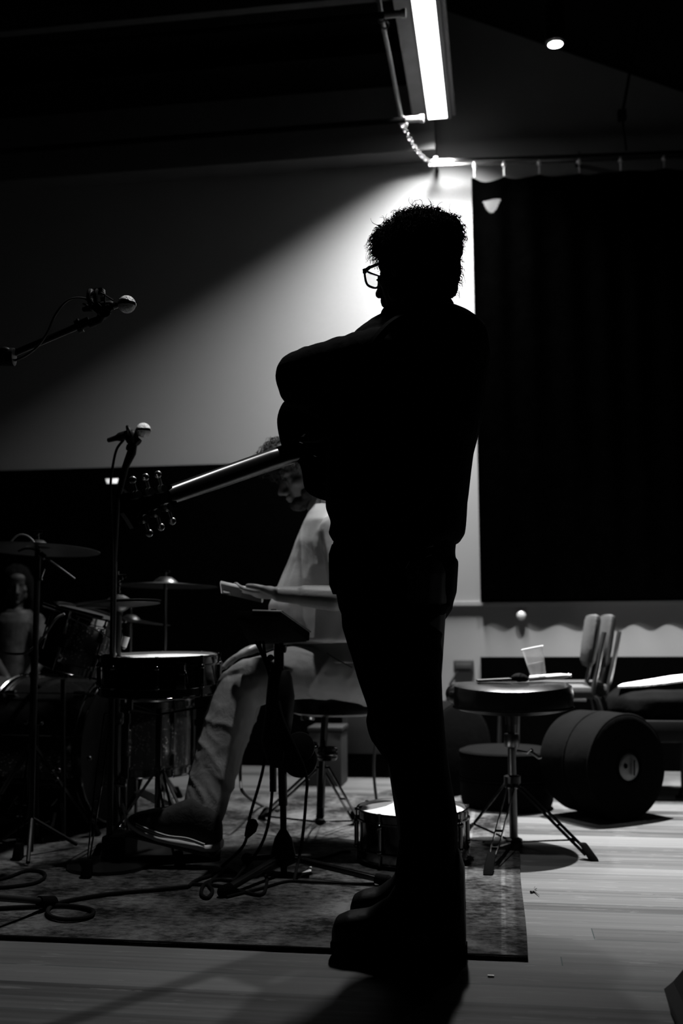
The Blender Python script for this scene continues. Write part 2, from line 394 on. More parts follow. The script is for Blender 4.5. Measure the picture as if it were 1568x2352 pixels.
# the two pipes crossing to the lamp, and the conduit tied under them
for (px, py, Y, lab) in ((932, 30, 4.12, 'dark pipe with a pale capped end nearest the top of the strip light'), (973, 272, 4.97, 'dark pipe with a pale capped end beside the lower end of the strip light')):
    e_ = W(px, py, Y); pr = thing('ceiling_pipe', (e_.x - 1.6, Y, e_.z), lab, 'pipe', 'pipes under the dark ceiling')
    MB().cyl((e_.x - 3.3, Y, e_.z), (e_.x - .015, Y, e_.z), .014).build('tube', mat('painted_pipe', .003, .9, spec=0.0), pr)
    MB().cyl((e_.x - .09, Y, e_.z), (e_.x - .015, Y, e_.z), .0148).build('lit_end', mat('lit_pipe_end', .09, .5), pr)  # last stretch of pipe coloured paler, strip lamp's light put into the colour
    MB().cyl((e_.x - .02, Y, e_.z), (e_.x, Y, e_.z), .019).build('end_cap', mat('pale_cap', .15, .5), pr)
cp = [W(862, -60, 4.0), W(876, 40, 4.2), W(896, 140, 4.55), W(921, 272, 5.02)]
cn = thing('conduit', cp[2], 'thin bent conduit hanging along the strip light under the two pipes', 'pipe')
MB().tube(spline(cp), .010, 8).build('tube', mat('conduit_metal', .07, .45, metal=.5), cn)
for q in (W(876, 42, 4.17), W(921, 275, 5.0)):
    MB().ring(q, (0.3, 1, .2), .017, .006, 20, 6).ring(q + V((.012, .02, -.02)), (0, 1, .4), .014, .005, 20, 6).build('clamp', mat('clamp_metal', .08, .4, metal=.5), cn)
ch = MB(); A, B = W(921, 280, 5.02), W(990, 374, 5.61)
for i in range(16):
    t = i / 15; q = A.lerp(B, t) - V((0, 0, .05 * math.sin(PI * t) * .8)); ch.ring(q, (i % 2, .2, 1 - i % 2) if 0 else V((1, .3, 0)) if i % 2 else V((0, .3, 1)), .010, .0028, 12, 5)
tag(ch.build('chain', mat('chain_metal', .06, .5, metal=.6), org=A), 'short chain running from the conduit down to the curtain rail', 'chain')

# rail
YR = 5.62
ra, rb = W(985, 376, YR), W(1700, 350, YR)
rl = thing('curtain_rail', ra, 'pale metal curtain rail across the wall over the black curtain', 'rail')
dz = (rb.z - ra.z) / (rb.x - ra.x)
zr = lambda x: ra.z + (x - ra.x) * dz
xr2 = XR - .15
MB().bar((ra.x, YR, zr(ra.x) + .012), (xr2, YR, zr(xr2) + .012), .022, .014).build('track', CHROME, rl)
MB().bar((ra.x, YR, zr(ra.x) - .012), (xr2, YR, zr(xr2) - .012), .022, .010).build('lower_track', STEEL, rl)
for px in (1000, 1330, 1700):
    x = W(px, 370, YR).x; x = min(x, xr2 - .05)
    MB().box((x, (YR + YW) / 2, zr(x) + .03), (.02, YW - YR, .02)).build('bracket', STEEL, rl)
# curtain
cx0 = W(1086, 600, YR).x; cx1 = xr2 - .05
hooks = [W(p, 400, YR).x for p in (1089, 1157, 1238, 1330, 1425, 1525, 1620, 1715, 1810)]
hooks = [h for h in hooks if h < cx1]
ztop0 = W(1089, 408, YR).z; ztop1 = W(1525, 388, YR).z
def ztop(x):
    b_ = ztop0 + (x - hooks[0]) * (ztop1 - ztop0) / (hooks[5] - hooks[0])
    for i in range(len(hooks) - 1):
        if hooks[i] <= x <= hooks[i + 1]:
            t = (x - hooks[i]) / (hooks[i + 1] - hooks[i]); amp = (.026, .02, .016, .012, .009, .008, .008, .008)[i]
            return b_ - amp * (1 - (2 * t - 1) ** 2)
    return b_
zbot = W(1300, 1381, YR).z
cu = MB(); nx = int((cx1 - cx0) / .0075); nz = 230; idx = {}
hc = W(1129, 457, YR)
def hole(x, z):
    u = (x - hc.x) / SZ(21, YR); w_ = (hc.z - z) / SZ(33, YR)
    return 0 < w_ < 1 and abs(u + .0) < math.sqrt(max(0, 1 - w_ ** 1.2)) * (1 - .15 * w_)
for i in range(nx + 1):
    x = cx0 + (cx1 - cx0) * i / nx
    for j in range(nz + 1):
        t = j / nz; z = ztop(x) + (zbot - ztop(x)) * (t * .14 / .5 if t < .5 else .14 + (t - .5) * .86 / .5)
        dep = ztop(x) - z
        am = .008 + .014 * min(1, dep / .5)
        am *= max(.25, 1 - .75 * t * t)
        y = YR + min(.112, .075 * dep) + am * math.sin((x - cx0) * 34 + .5 * math.sin(x * 9)) + .008 * (1 - t) * math.sin((x - cx0) * 11 + 1 + dep)
        cu.v.append(V((x, y, z)))
for i in range(nx):
    for j in range(nz):
        q = [i * (nz + 1) + j, (i + 1) * (nz + 1) + j, (i + 1) * (nz + 1) + j + 1, i * (nz + 1) + j + 1]
        c = sum((cu.v[k] for k in q), V()) / 4
        if hole(c.x, c.z): continue
        cu.f.append(tuple(q))
cur = thing('curtain', (cx0, YR, zbot), 'tall black velvet curtain hanging from the rail, a small gap near its top corner', 'curtain')
fab = cu.build('fabric', BLACKV, cur); so = fab.modifiers.new('t', 'SOLIDIFY'); so.thickness = .003
for i, h in enumerate(hooks):
    q = V((h, YR, zr(h) - .018)); zt_ = ztop(h)
    hk = MB().cyl(q + V((0, 0, .012)), q - V((0, 0, .012)), .012, n=12)
    hk.tube([q, V((h, YR - .006, (q.z + zt_) / 2)), V((h, YR, zt_ + .001))], .0035, 6)
    hk.build('hook', mat('hook_metal', .5, .4, metal=.6), cur)

# coat-hook knob, small socket box, dark hanging rods on the right
kn = W(1197, 1414, YW - .06)
kb = thing('coat_hook', (kn.x, YW, kn.z), 'round pale metal coat hook on the grey wall under the ledge', 'hook')
MB().cyl((kn.x, YW, kn.z), (kn.x, YW - .02, kn.z), .009).build('stem', STEEL, kb)
MB().ell((kn.x, YW - .026, kn.z), (.026, .016, .026)).build('ball', mat('pale_knob', .5, .25, metal=.4), kb)
bx = W(1064, 1530, YW - .1)
sb = thing('wall_box', (bx.x, YW, bx.z), 'small dark rectangular box fixed low on the white wall beside the curtain', 'box')
MB().box((bx.x, YW - .06, bx.z), (.105, .12, .062)).build('casing', mat('grey_plastic', .012, .6), sb, bevel=.006)
MB().box((bx.x, YW - .12, bx.z), (.08, .008, .03)).build('lid', mat('grey_plastic2', .018, .6), sb, bevel=.002)
MB().tube([W(1052, 1543, 5.6), W(1034, 1570, 5.55), W(1024, 1620, 5.5), W(1024, 1735, 5.5)], .006, 8).build('lead', CABLE, sb)
hr = W(1437, 180, 5.2)
hg = thing('hanging_rod', (hr.x, 5.2, hr.z), 'dark jointed rod hanging from the sloping ceiling above the curtain rail', 'rod')
rp = [W(1470, 40, 5.2), W(1440, 200, 5.2), W(1428, 265, 5.2)]; rp[0] = V((rp[0].x, rp[0].y, zt(rp[0].x)))
MB().tube(rp, .007, 8).build('upper_rod', CEILP, hg)
MB().box(rp[2], (.04, .04, .05)).build('joint', CEILP, hg)
MB().tube([rp[2], W(1438, 345, 5.5)], .005, 8).build('lower_rod', CEILP, hg)
# ---------------------------------------------------------------- drums
def drum(name, label, c, axis, r, h, shell, lugs=8, headm=None, group=None, tube_lug=False, snare=False, bottom=True):
    """c is the centre of the batter head; axis points out of it"""
    axis = V(axis).normalized(); c = V(c); x = axis.orthogonal().normalized()
    if abs(axis.z) > .8: x = (V((1, 0, 0)) - axis * axis.x).normalized()
    y = axis.cross(x); t = thing(name, c - axis * h, label, 'drum', group)
    MB().lathe([(r - .006, -.004), (r, -.006), (r, -h + .006), (r - .006, -h + .004)], c, axis, 56, False).build('shell', shell, t)
    MB().lathe([(.001, .001), (r - .004, .001), (r + .001, -.003), (r + .002, -.008)], c, axis, 56, False).build('batter_head', headm or SKINHEAD, t)
    if bottom: MB().lathe([(.001, -h - .001), (r - .004, -h - .001), (r + .001, -h + .006)], c, axis, 56, False).build('resonant_head', SKINHEAD, t)
    for zz in (0, -h):
        s_ = 1 if zz == 0 else -1
        MB().lathe([(r + .003, zz + s_ * .010), (r + .008, zz + s_ * .011), (r + .010, zz + s_ * .008), (r + .006, zz + s_ * .004), (r + .006, zz - s_ * .018), (r + .012, zz - s_ * .020), (r + .012, zz - s_ * .024), (r + .003, zz - s_ * .024), (r + .003, zz + s_ * .010)], c, axis, 56, False).build('hoop', CHROME, t)
    for i in range(lugs):
        a = 2 * PI * (i + .35) / lugs; d = x * math.cos(a) + y * math.sin(a); p = c + d * (r + .011)
        mid = p - axis * h / 2
        lg = MB()
        if tube_lug or h < .2: lg.cyl(mid + axis * (h * .28), mid - axis * (h * .28), .0075, n=10); lg.ell(mid + axis * h * .28, .010, 10, 6); lg.ell(mid - axis * h * .28, .010, 10, 6)
        else:
            k = -1; lg2 = MB().cyl(mid + axis * k * (h / 2 - .075), mid + axis * k * (h / 2 - .035), .0105, n=10); lg2.build('lug', CHROME, t)
            k = 1; lg.cyl(mid + axis * k * (h / 2 - .075), mid + axis * k * (h / 2 - .035), .0105, n=10)
        l_ = lg.build('lug', CHROME, t)
        rd = MB(); rd.cyl(p + axis * .012, p - axis * (h + .012), .0032, n=6); rd.cyl(p - axis * .012, p - axis * .024, .006, n=8); rd.cyl(p + axis * .012 - axis * 0, p + axis * .004, .006, n=8)
        rd.build('tension_rod', CHROME, l_)
    if snare:
        d = (x * math.cos(.9) - V((0, 1, 0)) * .8).normalized(); p = c + d * (r + .015) - axis * h * .5
        MB().box(p, (.03, .02, h * .75)).box(p + axis * .02 + d * .015, (.018, .03, .03)).tube([p + axis * .03, p + axis * .01 + d * .04, p - axis * .02 + d * .05], .004, 8).build('strainer', CHROME, t, bevel=.003)
    return t
def cymbal(name, label, c, axis, r, group=None, bell=.28, bow=.05, flip=False):
    s_ = -1 if flip else 1
    pr = [(.006, r * (bow + .13) * s_), (r * bell * .45, r * (bow + .12) * s_), (r * bell * .8, r * (bow + .065) * s_), (r * bell, r * (bow + .015) * s_), (r * .6, r * bow * .6 * s_), (r, 0), (r - .0005, -.0012), (r * .6, r * bow * .6 * s_ - .0015), (r * bell, r * (bow + .013) * s_ - .0012), (r * bell * .8, r * (bow + .063) * s_ - .001), (r * bell * .45, r * (bow + .12) * s_ - .0012), (.006, r * (bow + .13) * s_ - .001), (.006, r * (bow + .13) * s_)]
    return tag(MB().lathe(pr, c, axis, 64, False).build(name, BRASS, org=c), label, 'cymbal', group)
def dleg(t, a, b, k=None, m=None, gap=.012, w=.016, foot=True, upv=V((0, 0, 1)), n='leg'):
    """double braced stand leg from hub a to floor b, bending at k"""
    a, b = V(a), V(b); m = m or CHROME
    side = (b - a).cross(V((0, 0, 1))).normalized() * gap
    l = MB()
    end = b + (a - b).normalized() * .03
    for s_ in (1, -1):
        if k: kk = a.lerp(b, k); l.bar(a + side * s_, kk + side * s_, .008, .004, side).bar(kk + side * s_, end + side * .2 * s_, .008, .004, side)
        else: l.bar(a + side * s_, end + side * s_, .009, .005, side)
    l.tube([a + side, a - side], .005, 8); l.tube([a.lerp(b, .55) + side, a.lerp(b, .55) - side], .004, 8)
    o = l.build(n, m, t)
    if foot:
        f_ = MB(); d = (b - a).normalized(); q = b + V((0, 0, .0)); dh = V((d.x, d.y, 0)) * (.06 / max(.3, -d.z)) * .5; tp_ = q - dh + V((0, 0, .050)); f_.hexa([q + V((-.016, -.016, .001)), q + V((.016, -.016, .001)), q + V((.016, .016, .001)), q + V((-.016, .016, .001))],
            [tp_ + V((-.013, -.013, 0)), tp_ + V((.013, -.013, 0)), tp_ + V((.013, .013, 0)), tp_ + V((-.013, .013, 0))])
        f_.build('rubber_foot', RUBBER, o, bevel=.006)
    return o
def wing(t, p, r=.012, name='wing_nut'):
    return MB().cyl(V(p) - V((0, 0, .008)), V(p) + V((0, 0, .008)), r * .6, n=10).box(V(p) + V((0, 0, .006)), (r * 3, .004, r)).build(name, CHROME, t, bevel=.002)

# ---- throne with cup (right)
TP = F(1180, 1940); TH = RUGZ
tc_ = W(1178, 1566, TP.y + .02); tb_ = W(1178, 1630, TP.y + .02)
th1 = thing('drum_throne', (TP.x, TP.y, 0), 'black round drum throne on the rug edge, holding a plastic cup and sticks', 'stool', 'drum thrones')
rS = SZ(134, TP.y); zt_, zb_ = tc_.z, tb_.z
se = MB(); pr = [(.001, zt_ - .004), (rS * .55, zt_ - .002), (rS * .86, zt_ - .006), (rS * .97, zt_ - .018), (rS, zt_ - .045), (rS * .985, zb_ + .012), (rS * .93, zb_), (.001, zb_)]
se.lathe([(r, z) for r, z in pr], (TP.x + .008, TP.y, 0), (0, 0, 1), 56, False)
for v in se.v:      # a shallow saddle and a lobe at the front
    d = V((v.x - TP.x, v.y - TP.y)); a = math.atan2(d.y, d.x); v.z += .006 * math.cos(2 * a) * min(1, d.length / rS)
st = se.build('seat', VINYL, th1)
MB().ring((TP.x + .008, TP.y, zb_ + .012), (0, 0, 1), rS * .985, .004, 56, 6).build('piping', BLACKC, st)
MB().ell((TP.x - rS * .86, TP.y + .05, (zt_ + zb_) / 2 + .004), (.05, .10, .042)).build('seat_lobe', VINYL, st)
MB().cyl((TP.x, TP.y, zb_), (TP.x, TP.y, .30), .0125).build('post', BLACKM, th1)
MB().lathe([(.05, zb_), (.05, zb_ - .006), (.022, zb_ - .012), (.02, zb_ - .05)], (TP.x, TP.y, 0), n=24).build('seat_mount', BLACKM, th1)
c1 = W(1180, 1685, TP.y).z; c2 = W(1180, 1716, TP.y).z
MB().lathe([(.024, c1), (.026, c1 - .003), (.026, c2 + .003), (.024, c2)], (TP.x, TP.y, 0), n=24).build('collar', STEEL, th1)
lv = MB(); lv.tube([W(1188, 1725, TP.y - .02), W(1212, 1730, TP.y - .05), W(1222, 1722, TP.y - .06)], .006, 8); lv.bar(W(1218, 1727, TP.y - .06), W(1240, 1742, TP.y - .08), .02, .006); lv.build('lever', STEEL, th1)
hub = W(1182, 1800, TP.y)
MB().cyl((TP.x, TP.y, .33), (TP.x, TP.y, W(1180, 1945, TP.y).z + .01), .0145).build('tube', STEEL, th1)
MB().lathe([(.02, hub.z + .03), (.03, hub.z + .026), (.03, hub.z - .01), (.02, hub.z - .016)], (TP.x, TP.y, 0), n=20).build('upper_hub', BLACKM, th1)
lh = W(1184, 1934, TP.y)
MB().lathe([(.018, lh.z + .016), (.03, lh.z + .01), (.03, lh.z - .01), (.018, lh.z - .016)], (TP.x, TP.y, 0), n=20).build('lower_hub', BLACKM, th1)
for (px, py) in ((1120, 2008), (1364, 1977), (1062, 1925)):
    z0 = 0 if px > 1212 else TH
    f_ = F(px, py, z0); hb = V((TP.x, TP.y, hub.z)) + (f_ - V((TP.x, TP.y, 0))).normalized() * .025; hb.z = hub.z
    dleg(th1, hb, f_, .72 if px < 1200 else None, CHROME, .012)
    j = hb.lerp(f_, .74); MB().bar((TP.x, TP.y, lh.z), j, .014, .004).cyl(j - V((.008, 0, 0)), j + V((.008, 0, 0)), .006, n=8).build('strut', CHROME, th1)

# things on it
zs = zt_ + .002
cupc = W(1236, 1551, TP.y + .0); dtl = V((-.20, 0, 1)).normalized()
CUPM = mat('clear_plastic', .8, .12, trans=.0, alpha=.20, var=.05); 
cb_ = V((cupc.x, TP.y, zs + .022)); hcup = .098
cup = thing('plastic_cup', cb_, 'clear ribbed plastic cup standing tilted on the black throne', 'cup')
MB().lathe([(.001, 0), (.027, 0), (.028, .003), (.038, hcup), (.037, hcup), (.0265, .004), (.001, .003)], cb_, dtl, 40, False).build('wall', CUPM, cup)
MB().ring(cb_ + dtl * hcup, dtl, .0385, .0022, 40, 8).build('rim', mat('cup_rim', .8, .2, alpha=.75), cup)
MB().lathe([(.001, .004), (.0262, .004), (.029, .03), (.0305, .045), (.001, .045)], cb_, dtl, 32, False).build('water', mat('cup_dregs', .35, .2, alpha=.35), cup)
for i, (a, b, lab) in enumerate((((1214, 1552), (1311, 1545), 'pair half: pale wooden stick nearest the viewer under the cup'), ((1216, 1554), (1306, 1550), 'pale wooden stick behind its twin, tips toward the right edge of the throne'))):
    p, q = W(a[0], a[1], TP.y - .02 + .05 * i), W(b[0], b[1], TP.y + .02 + .05 * i); p.z = zs + .010 + .002 * i; q.z = zs + .020
    tag(MB().tube([p, p.lerp(q, .8), p.lerp(q, .93), p.lerp(q, .96), q], [.008, .008, .005, .004, .007], 10).build('drumstick', mat('maple', .6, .5, stretch=(1, 1, 6)), org=p), ('pale drumstick in front of the cup base on the throne', 'pale drumstick running under and behind the cup base')[i], 'drumstick', 'sticks under the cup')
p, q = W(1095, 1561, TP.y - .05), W(1172, 1556, TP.y - .03); p.z = zs + .005; q.z = zs + .010
tag(MB().bar(p, q, .05, .008).build('drum_key_card', mat('dark_card', .012, .5), bevel=.002, org=p), 'thin dark flat card lying left of the cup on the throne', 'card')
bp_ = W(1192, 1552, TP.y); bp_.z = zs + .014
dk = MB(); dk.ell(bp_, (.028, .03, .016)); dk.ell(bp_ + V((.018, 0, -.004)), (.018, .02, .011)); dk.cyl(bp_ - V((.03, 0, .004)), bp_ + V((.03, 0, -.004)), .009)
tag(dk.fuse('folded_glove', BLACKC, voxel=.004, org=bp_), 'small crumpled black cloth glove beside the plastic cup', 'glove')

# ---- throne under the seated man
T2 = W(735, 1890, 3.78); T2.z = RUGZ
S2 = W(800, 1585, 3.78)
th2 = thing('drum_throne', (T2.x, T2.y, 0), 'black drum throne carrying the seated man in the pale shirt', 'stool', 'drum thrones')
zt2 = S2.z
MB().lathe([(.001, zt2 + .012), (.12, zt2 + .010), (.165, zt2 - .004), (.18, zt2 - .03), (.175, zt2 - .075), (.15, zt2 - .085), (.001, zt2 - .085)], (T2.x + .07, T2.y, 0), n=48, cap=False).build('seat', VINYL, th2)
MB().cyl((T2.x + .02, T2.y, zt2 - .08), (T2.x, T2.y, .12), .013).build('post', BLACKM, th2)
q1, q2 = W(707, 1622, T2.y - .05), W(711, 1654, T2.y - .05)
MB().lathe([(.024, q1.z), (.027, q1.z - .004), (.027, q2.z + .004), (.024, q2.z)], (q1.x, q1.y, 0), n=24).build('collar', CHROME, th2)
kn_ = W(752, 1730, T2.y - .05)
MB().lathe([(.03, .022), (.036, .018), (.036, .010), (.033, .008), (.036, .004), (.036, -.006), (.033, -.010), (.036, -.014), (.03, -.024)], kn_, n=24).build('height_wheel', BLACKG, th2)
MB().ell(W(722, 1712, T2.y - .06), .014).ell(W(714, 1704, T2.y - .06), .01).build('bolt', CHROME, th2)
for (px, py) in ((820, 1890), (600, 1880), (735, 1878)):
    f_ = F(px, py, RUGZ); hb = W(742, 1762, T2.y); hb.x += (f_.x - T2.x) * .08
    dleg(th2, hb, f_, None, CHROME if px != 735 else BLACKM, .013)
MB().bar(W(735, 1888, T2.y), W(600, 1874, 3.85), .012, .004).bar(W(735, 1888, T2.y), W(812, 1885, 3.85), .012, .004).build('strut', CHROME, th2)
MB().ell(W(735, 1888, T2.y), (.02, .02, .012)).build('lower_hub', BLACKM, th2)

# ---- snare standing on the rug
sn = F(937, 2002, RUGZ); rs = .172; sc = V((sn.x, sn.y + rs, 0)); hs_ = .135
drum('snare_drum', 'black snare drum with white head standing on the rug by the boots', (sc.x, sc.y, RUGZ + hs_ + .022), (0, 0, 1), rs, hs_, LACQ, 8, snare=True)

# ---- snare on a stand by the hi-hat
YS = 3.42; a_, b_ = W(237, 1500, YS), W(499, 1503, YS); c_ = (a_ + b_) / 2; rs2 = (b_ - a_).length / 2 - .01
hs2 = SZ(78, YS)
drum('snare_drum', 'black snare drum raised on a stand behind the hi-hat pole', c_ - V((0, 0, .012)), (.0, -.03, 1), rs2, hs2, LACQ, 8, snare=True)
ss = thing('snare_stand', (c_.x, c_.y, 0), 'low metal tripod stand carrying the raised snare drum', 'stand')
for an in (.4, 2.5, 4.6):
    d = V((math.cos(an), math.sin(an), 0)); z_ = c_.z - hs2 - .04
    MB().bar(V((c_.x, c_.y, z_ - .05)), V((c_.x, c_.y, z_ - .02)) + d * (rs2 + .02), .016, .005).box(V((c_.x, c_.y, z_ + .005)) + d * (rs2 + .024), (.014, .014, .05)).build('basket_arm', CHROME, ss)
MB().cyl((c_.x, c_.y, c_.z - hs2 - .07), (c_.x, c_.y, .10), .011).build('tube', CHROME, ss)
for an in (1.2, 3.4, 5.4):
    dleg(ss, (c_.x, c_.y, .30), (c_.x + .20 * math.cos(an), c_.y + .20 * math.sin(an), RUGZ))

# ---- hi-hat
HP = F(262, 1958, RUGZ); YH = HP.y
hx = lambda py: W(268, py, YH)
hh = thing('hi_hat_stand', (HP.x, HP.y, 0), 'tall hi-hat stand with shiny double-braced legs and a black pole', 'stand')
px_ = hx(1500).x
MB().cyl((px_, YH, hx(1415).z), (px_, YH, hx(1690).z), SZ(10, YH)).build('upper_tube', BLACKM, hh)
MB().cyl((px_, YH, hx(1660).z), (px_, YH, .10), SZ(13, YH)).build('lower_tube', BLACKM, hh)
MB().lathe([(.012, 0), (.019, .003), (.019, .035), (.014, .045)], (px_, YH, hx(1415).z), n=20).build('seat_cup', BLACKP, hh)
rd_ = MB().cyl((px_, YH, hx(1420).z), (px_, YH, hx(1312).z), .0035, n=8).build('pull_rod', CHROME, hh)
cl = MB(); z1, z2 = hx(1372).z, hx(1320).z
for i in range(6): cl.lathe([(.006, 0), (.011 if i % 2 else .009, .002), (.011 if i % 2 else .009, (z2 - z1) / 6 - .003), (.006, (z2 - z1) / 6 - .001)], (px_, YH, z1 + (z2 - z1) * i / 6), n=16)
cl.build('clutch', CHROME, hh)
wing(hh, (px_ + .014, YH - .005, z2 - .012))
cymbal('hi_hat_cymbal', 'upper hi-hat cymbal with a rounded bell, on the tall stand', V((px_ + .003, YH, hx(1383).z)), (-.05, .03, 1), SZ(101, YH), 'hi-hat cymbals on the stand', .27, .05)
cymbal('hi_hat_cymbal', 'lower upturned hi-hat cymbal just beneath the upper one', V((px_ + .003, YH, hx(1389).z)), (-.05, .03, 1), SZ(99, YH), 'hi-hat cymbals on the stand', .27, .05, True)
for (px, py) in ((198, 2016), (300, 1975), (255, 1925)):
    f_ = F(px, py, RUGZ); hb = V((px_, YH, hx(1640).z))
    if px == 198: hb = W(247, 1640, YH - .02)
    dleg(hh, hb if px == 198 else V((px_, YH, hx(1760).z)), f_, .45, CHROME, .011)
MB().lathe([(.024, .02), (.028, .014), (.028, -.014), (.024, -.02)], (px_, YH, hx(1650).z), n=20).build('hub', BLACKM, hh)
MB().box(hx(1800) + V((.01, -.02, 0)), (.06, .02, .014)).ell(hx(1800) + V((-.03, -.02, 0)), .008).build('tilt_bracket', CHROME, hh, bevel=.002)
# hi-hat pedal board under the raised shoe
pd = thing('hi_hat_pedal', F(380, 1985, RUGZ), 'black hi-hat foot pedal under the pale-soled shoe', 'pedal')
A4 = [F(290, 1990, RUGZ), F(506, 1977, RUGZ), F(506, 1940, RUGZ), F(290, 1950, RUGZ)]
MB().hexa([p + V((0, 0, .001)) for p in A4], [p + V((0, 0, .028)) for p in A4]).build('base_plate', BLACKP, pd, bevel=.003)
h_, t_ = W(500, 1962, 3.3), W(300, 1912, 3.3)
MB().bar(h_, t_, .09, .010).build('footboard', BLACKM, pd, bevel=.002)
MB().bar(t_ + V((0, 0, .005)), t_ + V((-.03, 0, .09)), .012, .006).build('linkage', CHROME, pd)
MB().box(W(275, 1950, 3.3), (.08, .12, .10)).build('frame_block', BLACKP, pd, bevel=.008)

# ---- bass drum of glitter wrap, rack tom, floor tom
GL = mat('black_sparkle', .02, .25, coat=.5); nt = GL.node_tree; bs = nt.nodes['Principled BSDF']
vo = nt.nodes.new('ShaderNodeTexVoronoi'); vo.inputs['Scale'].default_value = 230
tcn = nt.nodes.new('ShaderNodeTexCoord'); nt.links.new(tcn.outputs['Object'], vo.inputs['Vector'])
sp2 = nt.nodes.new('ShaderNodeSeparateXYZ'); nt.links.new(vo.outputs['Color'], sp2.inputs[0])
gt = nt.nodes.new('ShaderNodeMath'); gt.operation = 'GREATER_THAN'; gt.inputs[1].default_value = .93; nt.links.new(sp2.outputs[0], gt.inputs[0]); nt.links.new(gt.outputs[0], bs.inputs['Metallic'])
mxc = nt.nodes.new('ShaderNodeMix'); mxc.data_type = 'RGBA'; nt.links.new(gt.outputs[0], mxc.inputs[0]); mxc.inputs[6].default_value = (.01, .01, .01, 1); mxc.inputs[7].default_value = (.5, .5, .5, 1); nt.links.new(mxc.outputs[2], bs.inputs['Base Color'])
nm = nt.nodes.new('ShaderNodeBump'); nm.inputs['Strength'].default_value = 1; nm.inputs['Distance'].default_value = .004; nt.links.new(sp2.outputs[1], nm.inputs['Height']); nt.links.new(nm.outputs[0], bs.inputs['Normal'])
YB = 3.95; rbd = .27; bc = W(262, 1710, YB); bc.z = RUGZ + rbd + .02
bd = drum('bass_drum', 'large black sparkle bass drum resting on the rug at the left', bc, (1, -.12, 0), rbd, .40, GL, 10, headm=mat('dark_drum_skin', .001, .6, spec=.08))
for k in (1, -1):
    MB().tube([bc + V((-.33, k * .22, -.12)), bc + V((-.36, k * .34, -rbd - .018))], .006, 8).build('spur', CHROME, bd)
bpd = thing('bass_pedal', bc + V((.09, -.01, -rbd)), 'chrome bass drum pedal with a round beater at the drum rim', 'pedal')
b0 = bc + V((.07, 0, -rbd - .012))
MB().bar(b0 + V((-.02, 0, .006)), b0 + V((.28, -.02, .006)), .10, .008).build('base_plate', BLACKM, bpd)
MB().bar(b0 + V((.27, -.02, .02)), b0 + V((.03, 0, .12)), .08, .006).build('footboard', STEEL, bpd)
MB().cyl(b0 + V((0, -.06, 0)), b0 + V((0, -.06, .22)), .006).cyl(b0 + V((0, .06, 0)), b0 + V((0, .06, .22)), .006).cyl(b0 + V((0, -.07, .22)), b0 + V((0, .07, .22)), .006).build('frame', CHROME, bpd)
MB().tube([b0 + V((0, 0, .22)), b0 + V((.06, 0, .36))], .004, 8).ell(b0 + V((.055, 0, .36)), (.025, .022, .022)).build('beater', CHROME, bpd)
# rack tom, tilted, seen at its rim
tA, tB = W(152, 1394, 3.62), W(292, 1437, 3.62); tcc = (tA + tB) / 2; tax = V((.30, -.02, 1)).normalized(); rt_ = (tB - tA).length / 2 + .03
tcc = W(205, 1411, 3.7)
tt = drum('rack_tom', 'black rack tom tilted with bright chrome rims behind the hi-hat', tcc, tax, .125, .20, GL, 6, headm=mat('grey_drum_skin', .02, .4))
# its holder
ht = thing('tom_holder', bc + V((-.2, 0, rbd)), 'chrome tube mount rising from the bass drum to the tilted tom', 'stand')
MB().tube([bc + V((-.2, 0, rbd)), V((bc.x - .2, bc.y, tcc.z - .12)), tcc - tax * .12 + V((-.12, 0, 0))], .011, 10).build('tube', CHROME, ht)
wing(ht, (bc.x - .2, bc.y - .02, tcc.z - .12))
# floor tom beyond
ftp = W(345, 1800, 4.05); ftt = W(345, 1610, 4.05)
ft = drum('floor_tom', 'black sparkle floor tom standing on thin chrome legs behind the snare', (ftt.x, 4.05, ftt.z), (0, 0, 1), .16, .27, GL, 6, headm=mat('dark_drum_skin', .001, .6, spec=.08))
for an in (.3, 2.4, 4.5):
    p = V((ftt.x + .175 * math.cos(an), 4.05 + .175 * math.sin(an), 0))
    MB().tube([p + V((0, 0, ftt.z - .1)), p + V((0, 0, .05)), p + V((.03 * math.cos(an), .03 * math.sin(an), RUGZ + .008))], .0055, 8).ell(p + V((.03 * math.cos(an), .03 * math.sin(an), RUGZ + .010)), (.012, .012, .010)).build('leg', CHROME, ft)

# ---- cymbals on stands
def cym_stand(px, ptop, Y, pfloor, label, rad=.010):
    a = W(px, ptop, Y); t = thing('cymbal_stand', (a.x, Y, 0), label, 'stand', 'cymbal stands')
    MB().cyl((a.x, Y, a.z), (a.x, Y, a.z - .42), rad * .8).build('upper_tube', CHROME, t)
    MB().cyl((a.x, Y, a.z - .40), (a.x, Y, .09), rad * 1.2).build('lower_tube', BLACKM, t)
    MB().cyl((a.x, Y, a.z - .39), (a.x, Y, a.z - .43), rad * 2).box((a.x + .02, Y, a.z - .41), (.03, .006, .014)).build('clamp', CHROME, t)
    wing(t, (a.x, Y, a.z + .01))
    for an in (.8, 2.9, 5.0):
        dleg(t, (a.x, Y, .36), (a.x + .25 * math.cos(an), Y + .25 * math.sin(an), RUGZ), None, CHROME, .010)
    return t, a
t, a = cym_stand(86, 1232, 3.56, 0, 'straight cymbal stand under the big dim cymbal at the far left')
cymbal('ride_cymbal', 'large dim cymbal tilted toward the viewer at the far left', W(86, 1262, 3.56), (.03, .055, 1), SZ(150, 3.56), 'cymbals round the kit', .2, .03)
t, a = cym_stand(380, 1322, 4.25, 0, 'straight cymbal stand behind the snare under the level cymbal')
cymbal('crash_cymbal', 'level cymbal with a bright bell behind the hi-hat', W(380, 1346, 4.25), (.02, .02, 1), SZ(125, 4.25), 'cymbals round the kit', .24, .05)
t, a = cym_stand(300, 1402, 4.42, 0, 'short cymbal stand hidden behind the hi-hat pole')
